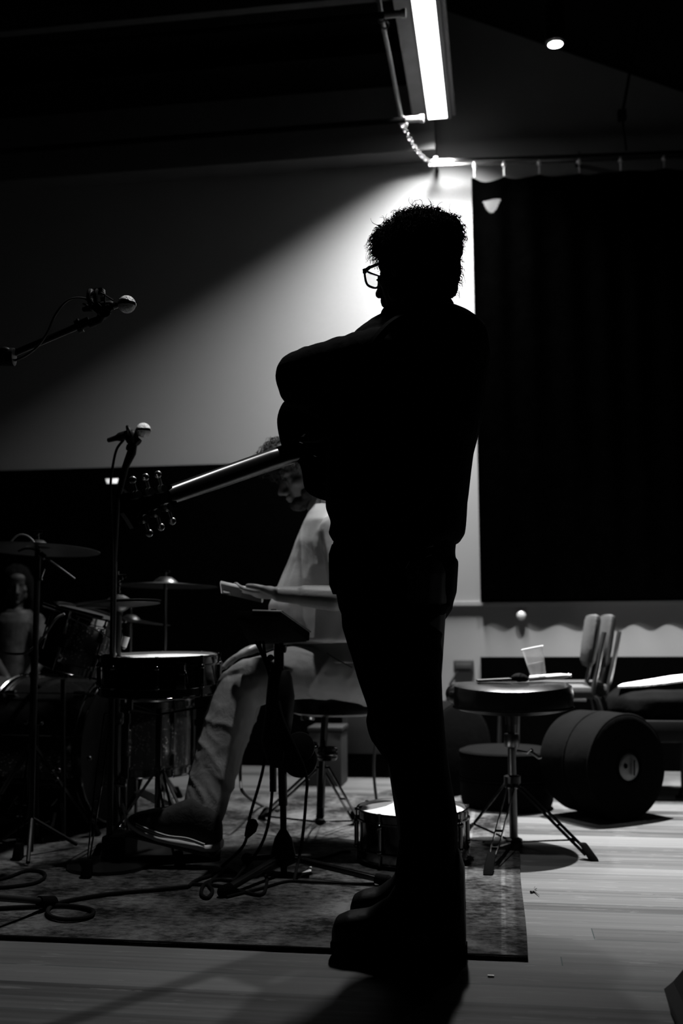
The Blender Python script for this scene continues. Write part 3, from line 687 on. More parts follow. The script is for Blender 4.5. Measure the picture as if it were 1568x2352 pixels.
cymbal('splash_cymbal', 'small low cymbal tilted down to the right behind the hi-hat pole', W(300, 1428, 4.42), (.10, .02, 1), SZ(95, 4.42), 'cymbals round the kit', .25, .05)

# small clip microphone over the snare
cmic = thing('drum_microphone', W(287, 1500, 3.4), 'small pale clip microphone leaning over the raised snare rim', 'microphone')
MB().cyl(W(291, 1462, 3.4), W(284, 1485, 3.4), .011, .010).build('body', mat('pale_plastic', .55, .4), cmic)
MB().cyl(W(284, 1485, 3.4), W(282, 1491, 3.4), .010, .006).build('grille', STEEL, cmic)
MB().cyl(W(290, 1436, 3.42), W(291, 1462, 3.4), .014, .012).build('base', BLACKP, cmic)
MB().box(W(296, 1442, 3.42), (.012, .01, .03)).box(W(262, 1500, 3.4), (.016, .01, .02)).build('clip', CHROME, cmic, bevel=.002)
# long thin microphone arm lying across the tom
ma = thing('boom_stand', W(160, 1405, 3.45), 'thin chrome boom stand arm with ridged grip lying across the tilted tom', 'stand')
MB().tube([W(140, 1395, 3.5), W(236, 1419, 3.45)], .006, 10).build('rod', CHROME, ma)
rg_ = MB()
for i in range(9):
    p = W(101 + i * 3.2, 1390 + i * 1.1, 3.5); rg_.ring(p, rt, .008, .002, 14, 5)
rg_.cyl(W(99, 1389, 3.5), W(142, 1403, 3.5), .0075); rg_.build('grip', CHROME, ma)
MB().tube([W(176, 1413, 3.45), W(212, 1425, 3.45)], .005, 8).build('lower_rod', CHROME, ma)
MB().tube(spline([W(165, 1421, 3.45), W(205, 1440, 3.46), W(262, 1470, 3.48)]), .0022, 6).build('wire', CABLEG, ma)
cg = tag(MB().tube(spline([W(148, 1410, 3.4), W(128, 1422, 3.4), W(100, 1462, 3.42), W(74, 1490, 3.45), W(48, 1502, 3.5), W(-20, 1498, 3.5)]), .0045, 8).build('microphone_cable', CABLEG, org=W(100, 1462, 3.42)), 'grey cable curving down left from the tom arm', 'cable')
# thin gooseneck over the big cymbal
gk = thing('gooseneck_microphone', W(88, 1262, 3.42), 'thin dark overhead microphone boom angled past the big cymbal', 'microphone')
MB().tube(spline([W(42, 1266, 3.40), W(60, 1260, 3.40), W(80, 1263, 3.40), W(104, 1280, 3.40), W(172, 1330, 3.40)]), .004, 8).build('boom', mat('boom_paint', .015, .4), gk)
MB().cyl(W(93, 1272, 3.39), W(104, 1281, 3.39), .010).build('joint', CHROME, gk)
MB().tube(spline([W(22, 1248, 3.40), W(40, 1230, 3.40), W(58, 1229, 3.40), W(74, 1240, 3.40), W(88, 1262, 3.40)]), .003, 8).build('lead', CABLEG, gk)
MB().cyl(W(88, 1262, 3.40), F(88, 1900, RUGZ) * 0 + V((W(88, 1262, 3.40).x, 3.40, .02)), .009).build('pole', BLACKM, gk)
for an in (.9, 3.0, 5.1): MB().tube([(W(88, 1262, 3.40).x, 3.40, .13), (W(88, 1262, 3.40).x + .17 * math.cos(an), 3.40 + .17 * math.sin(an), RUGZ + .01)], .007, 8).build('leg', BLACKP, gk)
MB().tube([W(102, 1306, 3.40), W(95, 1326, 3.40)], .004, 8).ell(W(94, 1331, 3.40), (.008, .006, .005)).build('handle', CHROME, gk)

# loose hardware lying round the kit
random.seed(3)
hw = thing('hardware_rack', F(60, 1930, RUGZ), 'low heap of chrome drum clamps and braces under the kit at far left', 'drum hardware')
for (p, q, r) in (((95, 1809), (116, 1808), .006), ((33, 1838), (41, 1828), .006), ((36, 1840), (40, 1848), .007), ((127, 1866), (120, 1898), .006), ((97, 1926), (99, 1940), .006), ((92, 1744), (101, 1757), .004), ((62, 1790), (72, 1773), .004), ((118, 1850), (132, 1834), .005), ((100, 1890), (116, 1884), .008), ((140, 1845), (143, 1862), .006), ((67, 1745), (73, 1752), .004), ((108, 1935), (136, 1932), .004), ((20, 1860), (32, 1842), .004), ((84, 1892), (86, 1886), .008)):
    Yq = 3.62; MB().cyl(W(*p, Yq), W(*q, Yq), r, n=10).build('clamp_arm', CHROME, hw)
MB().cyl(W(84, 1665, 3.64), W(84, 1960, 3.64), .009).cyl(W(145, 1560, 3.64), W(145, 1960, 3.64), .009).build('post', BLACKM, hw)
MB().bar(W(10, 1962, 3.6), W(190, 1984, 3.45), .03, .02).build('foot_rail', BLACKM, hw)
for (px, py) in ((120, 1773), (135, 1770), (130, 1790), (60, 1660), (95, 1662), (205, 1742)): MB().ell(W(px, py, 3.6), .009).build('wing_bolt', CHROME, hw)

# ---- two big ball-head vocal microphones
def vocal_mic(c, r, axis, cap, label, mesh_r=1.0):
    t = thing('ball_microphone', c, label, 'microphone', 'round-headed microphones'); axis = V(axis).normalized(); c = V(c)
    gm = mat('mic_mesh', .85, .5, metal=.45, var=.3, scale=260, bump=.7, bscale=300)
    U = V((0, 0, 1))
    top = MB().lathe([(r * math.cos(x), r * math.sin(x)) for x in [.08 + (PI / 2 - .08) * i / 8 for i in range(9)]], c, U, 32, False); top.build('upper_grille', gm, t)
    MB().lathe([(r * math.cos(x), -r * math.sin(x)) for x in [.16 + (PI / 2 - .16) * i / 8 for i in range(9)]], c, U, 32, False).build('lower_grille', gm, t)
    MB().lathe([(r * 1.02, .16 * r * 1), (r * 1.05, .1 * r), (r * 1.05, -.12 * r), (r * 1.02, -.18 * r)], c, U, 32, False).build('band', CHROME, t)
    MB().cyl(c - axis * r * .9, c - axis * r * 1.5, r * .28, r * .4).build('neck', CHROME, t)
    MB().lathe([(r * .45, 0), (r * .62, r * .3), (r * .62, r * 1.9), (r * .4, r * 2.4), (r * .3, r * 3.6), (.004, r * 3.7)], c - axis * r * 1.5, -axis, 20).build('body', BLACKP, t)
    return t
YM = 2.35
mc = W(291, 699, YM); mr = SZ(22, YM)
vm = vocal_mic(mc, mr, (1, 0, .06), None, 'round mesh-headed microphone in a shock mount at upper left')
sm = thing('shock_mount', W(232, 690, YM), 'black spider shock mount cradling the upper left microphone', 'microphone mount')
for k, (px, py) in enumerate(((228, 690), (212, 690))): MB().ring(W(px, py, YM), (1, 0, .1), .024, .005, 28, 8).build('hoop', BLACKM, sm)
MB().box(W(229, 672, YM), (.022, .022, .018)).build('block', mat('grey_metal', .06, .35, metal=.5), sm, bevel=.003)
for (p, q) in (((198, 683), (222, 671)), ((232, 672), (260, 690)), ((190, 697), (218, 710)), ((220, 712), (250, 700)), ((200, 683), (222, 705)), ((240, 675), (240, 708))):
    MB().tube([W(*p, YM - .015), W(*q, YM - .015)], .0022, 6).build('elastic', BLACKP, sm)
yoke = MB(); yoke.bar(W(226, 708, YM), W(240, 722, YM), .05, .02); yoke.cyl(W(240, 715, YM - .02), W(240, 715, YM + .02), .014); yoke.tube([W(235, 720, YM), W(228, 735, YM), W(204, 744, YM)], .011, 10); yoke.build('yoke', BLACKP, sm)
st1 = thing('microphone_stand', F(20, 2010, RUGZ), 'black boom microphone stand entering from the left edge', 'stand', 'boom microphone stands')
ba, bb = W(206, 738, YM), W(-130, 880, YM - .05)
MB().cyl(ba, bb, .0085).build('boom', BLACKM, st1)
MB().cyl(ba, ba.lerp(bb, .08), .012).cyl(ba.lerp(bb, .06), ba.lerp(bb, .09), .018).build('thread_collar', BLACKP, st1)
cc_ = W(14, 820, YM - .04)
MB().cyl(cc_ - rt * .02, cc_ + rt * .02, .022).ell(W(10, 806, YM - .05), (.016, .012, .010)).build('clutch', BLACKP, st1, bevel=.002)
pb = V((bb.x + .02, 2.45, 0))
MB().tube([bb + V((.02, .0, 0)), V((pb.x, 2.45, bb.z - .03)), V((pb.x, 2.45, .12))], .010, 10).build('pole', BLACKM, st1)
for (px, py) in ((122, 2072), (-90, 2110), (-70, 1960)):
    f_ = F(px, py, RUGZ + .012); hb = V((pb.x, 2.45, .14)) if 0 else V((pb.x, 2.45, .12))
    l_ = MB().cyl(hb, f_, .0085).build('leg', BLACKM, st1); MB().tube([hb.lerp(f_, .82), f_], [.013, .016], 12).ell(f_, .014).build('rubber_foot', RUBBER, l_)
tag(MB().tube(spline([W(212, 690, YM), W(178, 684, YM - .01), W(150, 694, YM - .02), W(126, 725, YM - .03), W(108, 765, YM - .03), W(82, 800, YM - .03), W(45, 824, YM - .03), W(5, 834, YM - .03), W(-40, 850, YM - .03)]), [.0045] * 4 + [.0028] * 61, 8).build('microphone_cable', CABLEG, org=W(108, 765, YM)), 'grey cable looping from the upper left microphone along its boom', 'cable')
YN = 3.15
m2 = W(329, 988, YN)
vocal_mic(m2, SZ(18, YN), (1, 0, .25), None, 'round mesh-headed microphone lower down beside the guitar headstock')
sm2 = thing('shock_mount', W(300, 1000, YN), 'black hoop mount behind the lower round microphone', 'microphone mount')
MB().ring(W(299, 1000, YN), (.9, .4, .35), .030, .0045, 28, 8).build('hoop', BLACKP, sm2)
MB().ell(W(303, 1005, YN), (.022, .02, .026)).cyl(W(312, 1012, YN), W(318, 1018, YN), .014).build('block', BLACKP, sm2)
st2 = thing('microphone_stand', (W(262, 1500, YN + .1).x, YN + .1, 0), 'slim black microphone stand rising behind the hi-hat to the lower microphone', 'stand', 'boom microphone stands')
MB().tube([W(306, 1015, YN), W(302, 1040, YN), W(288, 1072, YN), W(270, 1150, YN + .02), W(262, 1300, YN + .1)], [.014, .015, .011, .008, .008], 12).build('boom', BLACKP, st2)
MB().cyl(W(292, 1027, YN), W(305, 1030, YN), .010).build('thumb_screw', BLACKP, st2)
MB().cyl(W(262, 1290, YN + .12), (W(262, 1290, YN + .12).x, YN + .12, .1), .010).build('pole', BLACKM, st2)
MB().lathe([(.13, 0), (.13, .010), (.03, .026), (.014, .09)], (W(262, 1290, YN + .12).x, YN + .12, RUGZ), n=36).build('base', BLACKM, st2)
tag(MB().tube(spline([W(284, 1010, YN), W(268, 1032, YN), W(259, 1070, YN), W(254, 1110, YN), W(254, 1180, YN + .02), W(258, 1260, YN + .05), W(256, 1500, YN + .08)]), .0042, 8).build('microphone_cable', CABLE, org=W(259, 1070, YN)), 'black cable dropping from the lower round microphone', 'cable')
# small lit white lamp head on the dark panelling
lp = W(257, 1105, 5.3)
lt = thing('panel_lamp', lp, 'small bright white lamp glowing against the dark panelling on the left', 'lamp')
MB().lathe([(.026, -.012), (.031, .004), (.033, .013), (.001, .013)], lp, (0, -.15, 1), 28).build('shade', mat('lamp_shade_glow', .9, .5, var=.02, emit=.75), lt)
MB().tube([lp + V((0, 0, .0)), lp + V((0, .12, -.02)), V((lp.x, YW - .03, lp.z - .08))], .006, 8).build('arm', BLACKP, lt)

# ---- drum machine pad on its stand
PB = F(652, 2008, RUGZ); YP = PB.y
ps = thing('pad_stand', (PB.x, YP, 0), 'black tripod stand with knobs holding the flat electronic pad', 'stand')
X = lambda px, py, d=0: W(px, py, YP + d)
MB().cyl(X(646, 1476), X(646, 1580), SZ(6, YP)).build('upper_tube', BLACKM, ps)
MB().cyl(X(636, 1478), X(637, 1530), SZ(8, YP)).build('neck', BLACKM, ps)
MB().cyl(X(640, 1488), X(641, 1600), SZ(9, YP)).build('clutch', BLACKP, ps, bevel=.002)
MB().cyl(X(645, 1490), X(656, 1490), .008).cyl(X(650, 1490), X(657, 1491), SZ(9, YP)).build('knob', BLACKP, ps, bevel=.003)
MB().ell(X(621, 1511), (SZ(8, YP), .02, SZ(8, YP))).build('round_knob', BLACKP, ps)
MB().cyl(X(644, 1590), X(650, 1850), SZ(10, YP)).build('middle_tube', BLACKP, ps)
MB().cyl(X(650, 1840), X(652, 2024), SZ(7.5, YP)).build('lower_tube', BLACKP, ps)
MB().cyl(X(626, 1560, .03), X(627, 1818, .03), SZ(8, YP)).build('spare_tube', BLACKP, ps)
hbk = MB(); hbk.rings(pxloft([(1540, 622, 664, YP, .02), (1556, 616, 670, YP, .03), (1600, 612, 676, YP, .035), (1650, 608, 672, YP, .035), (1700, 600, 664, YP, .035), (1745, 612, 670, YP, .03), (1762, 622, 662, YP, .02)]))
hbk.build('mount_block', BLACKP, ps)
MB().cyl(X(688, 1716, .02), X(688, 1716, -.04), SZ(34, YP), n=32).cyl(X(688, 1745, .02), X(688, 1745, -.03), SZ(40, YP), n=32).build('trigger_pad', BLACKP, ps, bevel=.004)
cone = MB().lathe([(SZ(8, YP), X(650, 1905).z), (SZ(20, YP), X(650, 1925).z), (SZ(28, YP), X(650, 1960).z), (SZ(30, YP), X(650, 1980).z), (SZ(10, YP), X(650, 1990).z)], (X(650, 1950).x, YP, 0), n=24).build('hub', BLACKP, ps)
for (px, py) in ((512, 2048), (890, 2024), (566, 1972)):
    f_ = F(px, py, RUGZ + .014); hb = X(650, 1966) + (f_ - X(650, 1966)).normalized() * .03
    l_ = MB().bar(hb, f_, .022, .016).build('leg', BLACKG if px == 890 else BLACKM, ps, bevel=.003); MB().tube([hb.lerp(f_, .88), f_], [.014, .018], 12).ell(f_, .017).build('rubber_foot', RUBBER, l_)
pad = thing('electronic_pad', X(625, 1440), 'flat black electronic drum pad tilted on the stand before the seated man', 'drum pad')
tp = [X(545, 1402, -.05), X(646, 1405, -.05), X(712, 1452, .20), X(575, 1462, .20)]; nt_ = (tp[1] - tp[0]).cross(tp[2] - tp[1]).normalized(); nt_ = nt_ if nt_.z > 0 else -nt_; bt = [p - nt_ * .030 for p in tp]
MB().hexa(bt, tp).build('casing', mat('pad_black', .001, .8, spec=.02), pad, bevel=.004)
MB().tube([tp[0].lerp(tp[1], .35) + V((0, -.001, .001)), tp[1] + V((0, -.001, .001))], .0028, 8).build('edge_highlight', mat('edge_glint_metal', .6, .3, metal=.8), pad)  # highlight along the pad's upper edge, modelled as a bright tube
MB().tube([tp[1] + V((.003, 0, .001)), tp[2] + V((.002, 0, .001))], .0018, 8).build('side_highlight', STEEL, pad)  # highlight down the right edge, also modelled as a thin tube
MB().tube([bt[2].lerp(bt[3], .5), bt[2].lerp(bt[3], .05)], .002, 8).build('lower_trim', STEEL, pad)
MB().cyl(X(628, 1406, -.03), X(628, 1399, -.03), .009).build('dial', BLACKP, pad)
for i, (pts, lab) in enumerate((
    ([X(586, 1472), X(600, 1500), X(620, 1560), X(617, 1640, .02), X(605, 1760, .02), X(575, 1870), X(560, 1940), F(510, 1990, RUGZ + .005)], 'black lead hanging leftmost from the electronic pad'),
    ([X(596, 1472), X(600, 1495), X(616, 1530), X(638, 1562), X(630, 1700, .02), X(622, 1850), X(600, 1940), F(540, 2020, RUGZ + .005)], 'black lead second from left under the electronic pad'),
    ([X(604, 1472), X(612, 1515), X(640, 1550), X(646, 1640, -.04), X(700, 1770, -.04), X(702, 1840), X(692, 1940), F(675, 2022, RUGZ + .005)], 'black lead crossing the stand pole and hanging at its right'))):
    tag(MB().tube(spline(pts), .0048, 8).build('pad_lead', CABLE, org=pts[2]), lab, 'cable', 'leads hanging under the pad')
cnb = tag(MB().tube([X(583, 1882), X(581, 1890), X(576, 1905), X(566, 1922)], [.008, .018, .018, .008], 12).build('cable_connector', BLACKP, org=X(578, 1900)), 'black barrel connector on the leads left of the stand hub', 'connector')
# ---- cables on the floor
def floor_cable(pts, r, label, name='floor_cable', k=8, m=None, group=None):
    P = [F(p[0], p[1], (0 if p[0] > 1212 else RUGZ) + r + (p[2] if len(p) > 2 else 0)) for p in pts]
    return tag(MB().tube(spline(P, k), r, 8).build(name, m or CABLE, org=P[0]), label, 'cable', group)
floor_cable([(-40, 2088), (60, 2083), (150, 2080), (205, 2088), (214, 2098), (195, 2108), (150, 2112), (116, 2104), (110, 2090), (128, 2076), (170, 2066), (260, 2052), (350, 2044), (432, 2036)], .0058, 'long black cable with a single loop, lying across the near rug')
floor_cable([(-20, 2040), (30, 2036), (80, 2028), (103, 2014), (95, 2002), (60, 2000), (20, 2014), (-30, 2026)], .005, 'small black cable loop at the left edge of the rug')
floor_cable([(432, 2036), (450, 2022), (480, 2012), (500, 2004), (530, 2000), (546, 2012), (530, 2022), (500, 2020), (470, 2030), (462, 2052), (476, 2062), (488, 2046), (480, 2030), (500, 2010), (525, 1995)], .0052, 'tangled black cable knotted beside the left foot of the pad stand')
floor_cable([(440, 2030), (500, 2034), (560, 2048), (600, 2054), (612, 2030), (608, 2006), (585, 2000), (530, 2024)], .0048, 'black cable looping under the left leg of the pad stand')
floor_cable([(520, 2060), (600, 2040), (660, 2024), (720, 2026), (790, 2029), (860, 2030)], .004, 'thin black cable running behind the right leg of the pad stand')
floor_cable([(690, 1975), (730, 1973), (760, 1965), (785, 1957), (805, 1956)], .005, 'black cable running from the stand base to the floor snare')
tag(MB().tube(spline([W(862, 1700, 4.3), W(858, 1760, 4.3), W(861, 1810, 4.3), W(870, 1875, 4.3), F(872, 1868, RUGZ + .005)]), .006, 8).build('hanging_cable', mat('dim_cable', .02, .6), org=W(862, 1760, 4.3)), 'dim cable hanging behind the standing guitarist shin', 'cable')
tag(MB().tube(spline([W(556, 1650, 3.9), W(553, 1720, 3.9), W(552, 1790, 3.9), W(560, 1822, 3.9), F(600, 1850, RUGZ + .006), F(640, 1862, RUGZ + .006)]), .006, 8).build('hanging_cable', mat('dim_cable', .02, .6), org=W(552, 1720, 3.9)), 'thin cable dropping behind the trouser leg of the seated man', 'cable')

# scraps
sp = F(703, 2003, RUGZ + .003)
pm = MB(); pts = [(690, 2012), (700, 2008), (714, 2004), (713, 1996), (716, 1990), (708, 1993), (700, 2001), (693, 2006)]
pv = [F(x, y, RUGZ + .004 + .006 * (i % 3)) for i, (x, y) in enumerate(pts)]
pm.add(pv + [p + V((0, 0, .0015)) for p in pv], [tuple(range(8)), tuple(reversed(range(8, 16)))] + [(i, (i + 1) % 8, (i + 1) % 8 + 8, i + 8) for i in range(8)])
tag(pm.build('paper_scrap', WHITEP, smooth=False, org=sp), 'small torn white scrap of tape on the rug under the pad stand', 'scrap')
lf = MB(); 
for (a, b, r) in (((1219, 2049), (1232, 2040), .004), ((1224, 2048), (1228, 2036), .003), ((1226, 2046), (1238, 2056), .0025)):
    lf.cyl(F(*a, .004), F(*b, .005), r, r * .3, 8)
tag(lf.build('twig', mat('twig', .05, .8), org=F(1225, 2045)), 'tiny dark forked twig on the floorboards beside the rug', 'twig')
tag(MB().box(F(1127, 2242, .002), (.014, .006, .004)).build('chip', WHITEP, org=F(1127, 2242)), 'tiny white chip on the near floorboards', 'scrap')

# ---- right: cases, chairs, bag with papers
def soft_case(c, axis, r, h, label, seam=True):
    axis = V(axis).normalized(); t = thing('drum_case', V((c[0], c[1], 0)), label, 'drum case', 'soft drum cases')
    SC = mat('case_cloth', .0014, .9, bump=.15, bscale=20, spec=.04)
    MB().lathe([(.001, 0), (r * .9, 0), (r * .97, -.006), (r, -.025), (r * 1.01, -h * .45), (r * .985, -h * .48), (r * .985, -h * .52), (r * 1.0, -h * .55), (r * .99, -h + .03), (r * .94, -h), (.001, -h)], c, axis, 56, False).build('body', SC, t)
    MB().ring(V(c) - axis * .012, axis, r * .985, .005, 56, 6).ring(V(c) - axis * h * .5, axis, r * .99, .004, 56, 6).build('zip', BLACKC, t)
    return t
rc1 = .205; ax = V((.62, -.78, 0)).normalized(); Yc = 4.28; c1_ = W(1443, 1745, Yc); c1_.z = rc1 + .004
dc = soft_case(c1_, ax, rc1, .30, 'round black drum case standing on edge, with a pale metal disc on its face')
MB().lathe([(.001, .010), (.03, .010), (.046, .006), (.052, .001)], c1_, ax, 36).build('disc', mat('pale_badge', .12, .4, metal=.3, var=.3, scale=30), dc)
MB().ring(c1_ + ax * .002, ax, .062, .006, 36, 6).build('disc_ring', RUBBER, dc)
MB().bar(c1_ + ax * .014 + V((.010, 0, -.03)), c1_ + ax * .014 + V((.012, .0, .03)), .014, .004).build('slot', RUBBER, dc)
MB().ell(c1_ + ax * .012 + V((-.022, -.018, .008)), (.008, .008, .010)).build('stud', RUBBER, dc)
p = F(1165, 1873); cB = V((p.x, p.y + .20, .245))
soft_case(cB, (0, 0, 1), .195, .24, 'upright round black drum case behind the throne legs')
cC = W(1060, 1745, 4.85); cC.z = .21
soft_case(cC, V((.75, -.66, 0)), .205, .26, 'black drum case on edge beyond the guitarist knees, mostly in shadow')
# padded folding chairs, two stacked, seen from the side
def chair(px, Y, label):
    a = W(px, 1412, Y); b = W(px - 16, 1530, Y)
    t = thing('padded_chair', (b.x - .2, Y, 0), label, 'chair', 'chairs behind the throne')
    CM = mat('chair_cloth', .008, .8, bump=.2, bscale=30)
    L = MB(); d = (b - a).normalized(); n_ = V((-d.z, 0, d.x)) * -1
    bb_ = MB()
    rings = []
    for k, (s_, w_) in enumerate(((0, .25), (.03, .8), (.12, 1), (.6, 1), (.9, .9), (1, .4))):
        q = a.lerp(b, s_); th_ = .030 * w_; ww = .20 * (.75 + .25 * w_)
        rings.append([q + n_ * (th_ * math.cos(u)) + V((0, ww * math.copysign(abs(math.sin(u)) ** .5, math.sin(u)), 0)) for u in [2 * PI * j / 24 for j in range(24)]])
    bb_.rings(rings); bb_.build('backrest', CM, t)
    zs_ = .46
    MB().box((b.x - .20, Y, zs_ + .0), (.42, .40, .055)).build('seat', mat('chair_seat_cloth', .03, .8), t, bevel=.02)
    for s_ in (-1, 1):
        yy = Y + s_ * .19
        MB().tube(spline([V((a.x + .03, yy, a.z - .08)), V((b.x + .035, yy, b.z)), V((b.x + .01, yy, b.z - .12)), V((b.x + .04, yy, zs_ - .06)), V((b.x + .10, yy, .02))], 6), .011, 10).build('leg', mat('chair_frame', .15, .3, metal=.9), t)
        MB().tube([V((b.x - .02, yy, zs_ - .03)), V((b.x - .40, yy, zs_ - .03)), V((b.x - .42, yy, .02))], .011, 10).build('leg', mat('chair_frame', .15, .3, metal=.9), t)
    return t
chair(1362, 5.05, 'padded chair seen edge-on, front one of the stacked pair behind the cup')
chair(1396, 5.25, 'padded chair seen edge-on, rear one of the stacked pair')
# folded black bag on a low stool at the right edge, papers on top
bg = MB(); bg.rings(pxloft([(1578, 1440, 1560, 5.0, .10), (1582, 1416, 1600, 5.0, .16), (1600, 1394, 1640, 5.0, .20), (1630, 1388, 1650, 5.0, .20), (1646, 1400, 1640, 5.0, .18)]))
bo = tag(bg.fuse('gig_bag', BLACKC, voxel=.01, org=W(1500, 1640, 5.0), disp=lambda p, n_: .012 * noise.noise(p * 9)), 'soft black bag lying on a low trunk at the right edge', 'bag')
tz = W(1500, 1646, 5.0).z
tk = thing('trunk', (W(1520, 1646, 5.0).x, 5.0, 0), 'low black trunk under the soft bag at the right edge', 'trunk')
xa_, xb_ = W(1398, 1646, 5.0).x, W(1660, 1646, 5.0).x
kz_ = W(1500, 1742, 5.0).z
MB().box(((xa_ + xb_) / 2, 5.0, (tz + .25) / 2 + .0), (xb_ - xa_, .42, tz - .25)).build('top_box', BLACKP, tk, bevel=.008)
for sx in (xa_ + .03, xb_ - .03):
    for sy in (4.83, 5.17): MB().cyl((sx, sy, .25), (sx, sy, 0), .014).build('leg', BLACKM, tk)
pp = MB(); P0 = [(1418, 1580), (1470, 1578), (1530, 1572), (1600, 1562), (1610, 1548), (1540, 1556), (1480, 1566), (1430, 1574)]
w1 = [W(x, y, 4.88) for x, y in P0[:4]]; w2 = [W(x, y, 5.06) for x, y in reversed(P0[4:])]
pp.add([p for p in w1] + [p for p in w2] + [p + V((0, 0, .008)) for p in w1] + [p + V((0, 0, .008)) for p in w2],
       [(i, i + 1, i + 5, i + 4) for i in range(3)] + [(i + 8, i + 12, i + 13, i + 9) for i in range(3)] + [(i, i + 8, i + 9, i + 1) for i in range(3)] + [(i + 4, i + 5, i + 13, i + 12) for i in range(3)] + [(0, 4, 12, 8), (3, 11, 15, 7)])
tag(pp.build('towel', mat('white_towel', .7, .9, bump=.4), org=W(1500, 1575, 4.9)), 'white towel spread on top of the soft black bag', 'towel')
# stand foot at the right edge
fp = F(1562, 1836)
fs = thing('cymbal_stand', (fp.x + .03, fp.y, 0), 'thin black stand leg cut off by the right edge of the view', 'stand')
MB().cyl((fp.x + .012, fp.y, .02), (fp.x + .02, fp.y + .02, .36), .008).build('leg', BLACKM, fs)
MB().tube([(fp.x + .012, fp.y, .05), (fp.x + .0, fp.y, .012), (fp.x - .02, fp.y, .010)], [.009, .012, .008], 10).build('rubber_foot', RUBBER, fs)
# dim cabinet and low frame behind the seated man
cz = W(850, 1625, 5.35)
cab = thing('equipment_cabinet', (cz.x, 5.35, 0), 'dim grey cabinet against the wall behind the throne of the seated man', 'cabinet')
cl_, cr_ = W(787, 1700, 5.35), W(900, 1700, 5.35)
MB().box(((cl_.x + cr_.x) / 2, 5.45, W(850, 1618, 5.35).z / 2 + .06), (cr_.x - cl_.x, .2, W(850, 1618, 5.35).z - .12)).build('body', mat('cabinet_grey', .012, .6), cab, bevel=.006)
MB().box(((cl_.x + cr_.x) / 2, 5.45, .06), (cr_.x - cl_.x, .16, .12)).build('plinth', CEILP, cab)
MB().box((cl_.x + .012, 5.343, W(850, 1660, 5.35).z), (.022, .012, .28)).build('edge_strip', mat('cabinet_edge', .03, .5), cab)
bx2 = W(750, 1715, 5.1)
b2 = thing('storage_box', (bx2.x, 5.1, 0), 'small dim grey box on the floor behind the throne post', 'box')
MB().box((bx2.x, 5.15, .13), (.16, .2, .26)).build('body', mat('box_grey', .012, .6), b2, bevel=.006)
MB().box((bx2.x, 5.15, .27), (.17, .21, .02)).build('lid', mat('box_lid', .012, .6), b2, bevel=.004)
# amp-like black wedge in the near right corner
q = F(1566, 2330)
wg = thing('floor_monitor', (q.x + .14, q.y, 0), 'corner of a black floor speaker at the lower right edge', 'speaker')
pf = [(q.x - .02, 0), (q.x + .34, 0), (q.x + .34, .26), (q.x + .20, .30), (q.x - .012, .055), (q.x - .03, .04)]
zz = MB(); y0, y1 = q.y - .30, q.y + .02
zz.add([(x, y0, z) for x, z in pf] + [(x, y1, z) for x, z in pf], [(0, 1, 2, 3, 4, 5), (11, 10, 9, 8, 7, 6)] + [(i, i + 6, (i + 1) % 6 + 6, (i + 1) % 6) for i in range(6)])
zz.build('cabinet', BLACKP, wg, smooth=False)
MB().hexa([(q.x + .01, y0 + .03, .075), (q.x + .01, y1 - .03, .075), (q.x + .185, y1 - .03, .275), (q.x + .185, y0 + .03, .275)], [(q.x + .004, y0 + .03, .083), (q.x + .004, y1 - .03, .083), (q.x + .179, y1 - .03, .283), (q.x + .179, y0 + .03, .283)]).build('grille', mat('grille', .003, .8), wg)
# ---------------------------------------------------------------- people
def head_prims(mb, M, neck=.17, lean=-.04):
    m0 = mb.M; mb.M = M
    mb.ell((-.015, 0, .030), (.098, .076, .084), 24, 16); mb.ell((.03, 0, -.028), (.066, .060, .080), 20, 14)
    mb.ell((.045, 0, -.078), (.044, .042, .030)); mb.ell((.088, 0, -.097), (.017, .020, .015)); mb.ell((.074, 0, .022), (.022, .050, .014))
    mb.ell((.068, 0, .050), (.030, .052, .035))
    mb.limb([(.088, 0, .012), (.108, 0, -.012), (.121, 0, -.032)], [.009, .010, .0125]); mb.ell((.110, .012, -.038), (.012, .009, .008)); mb.ell((.110, -.012, -.038), (.012, .009, .008))
    mb.ell((.100, 0, -.060), (.013, .023, .006)); mb.ell((.090, 0, -.052), (.018, .022, .014)); mb.ell((.097, 0, -.072), (.013, .020, .007))
    for s_ in (1, -1):
        mb.ell((.058, s_ * .042, -.022), (.026, .022, .020)); mb.ell((.074, s_ * .031, .002), .0125)
        mb.ell((-.006, s_ * .078, -.012), (.018, .008, .031), R=Matrix.Rotation(-.25, 3, 'Y')); mb.ell((-.002, s_ * .074, -.034), (.010, .008, .010)); mb.ell((.02, s_ * .05, -.065), (.028, .018, .03))
    mb.limb([(-.02, 0, -.05), (lean, 0, -neck)], [.056, .060])
    mb.M = m0
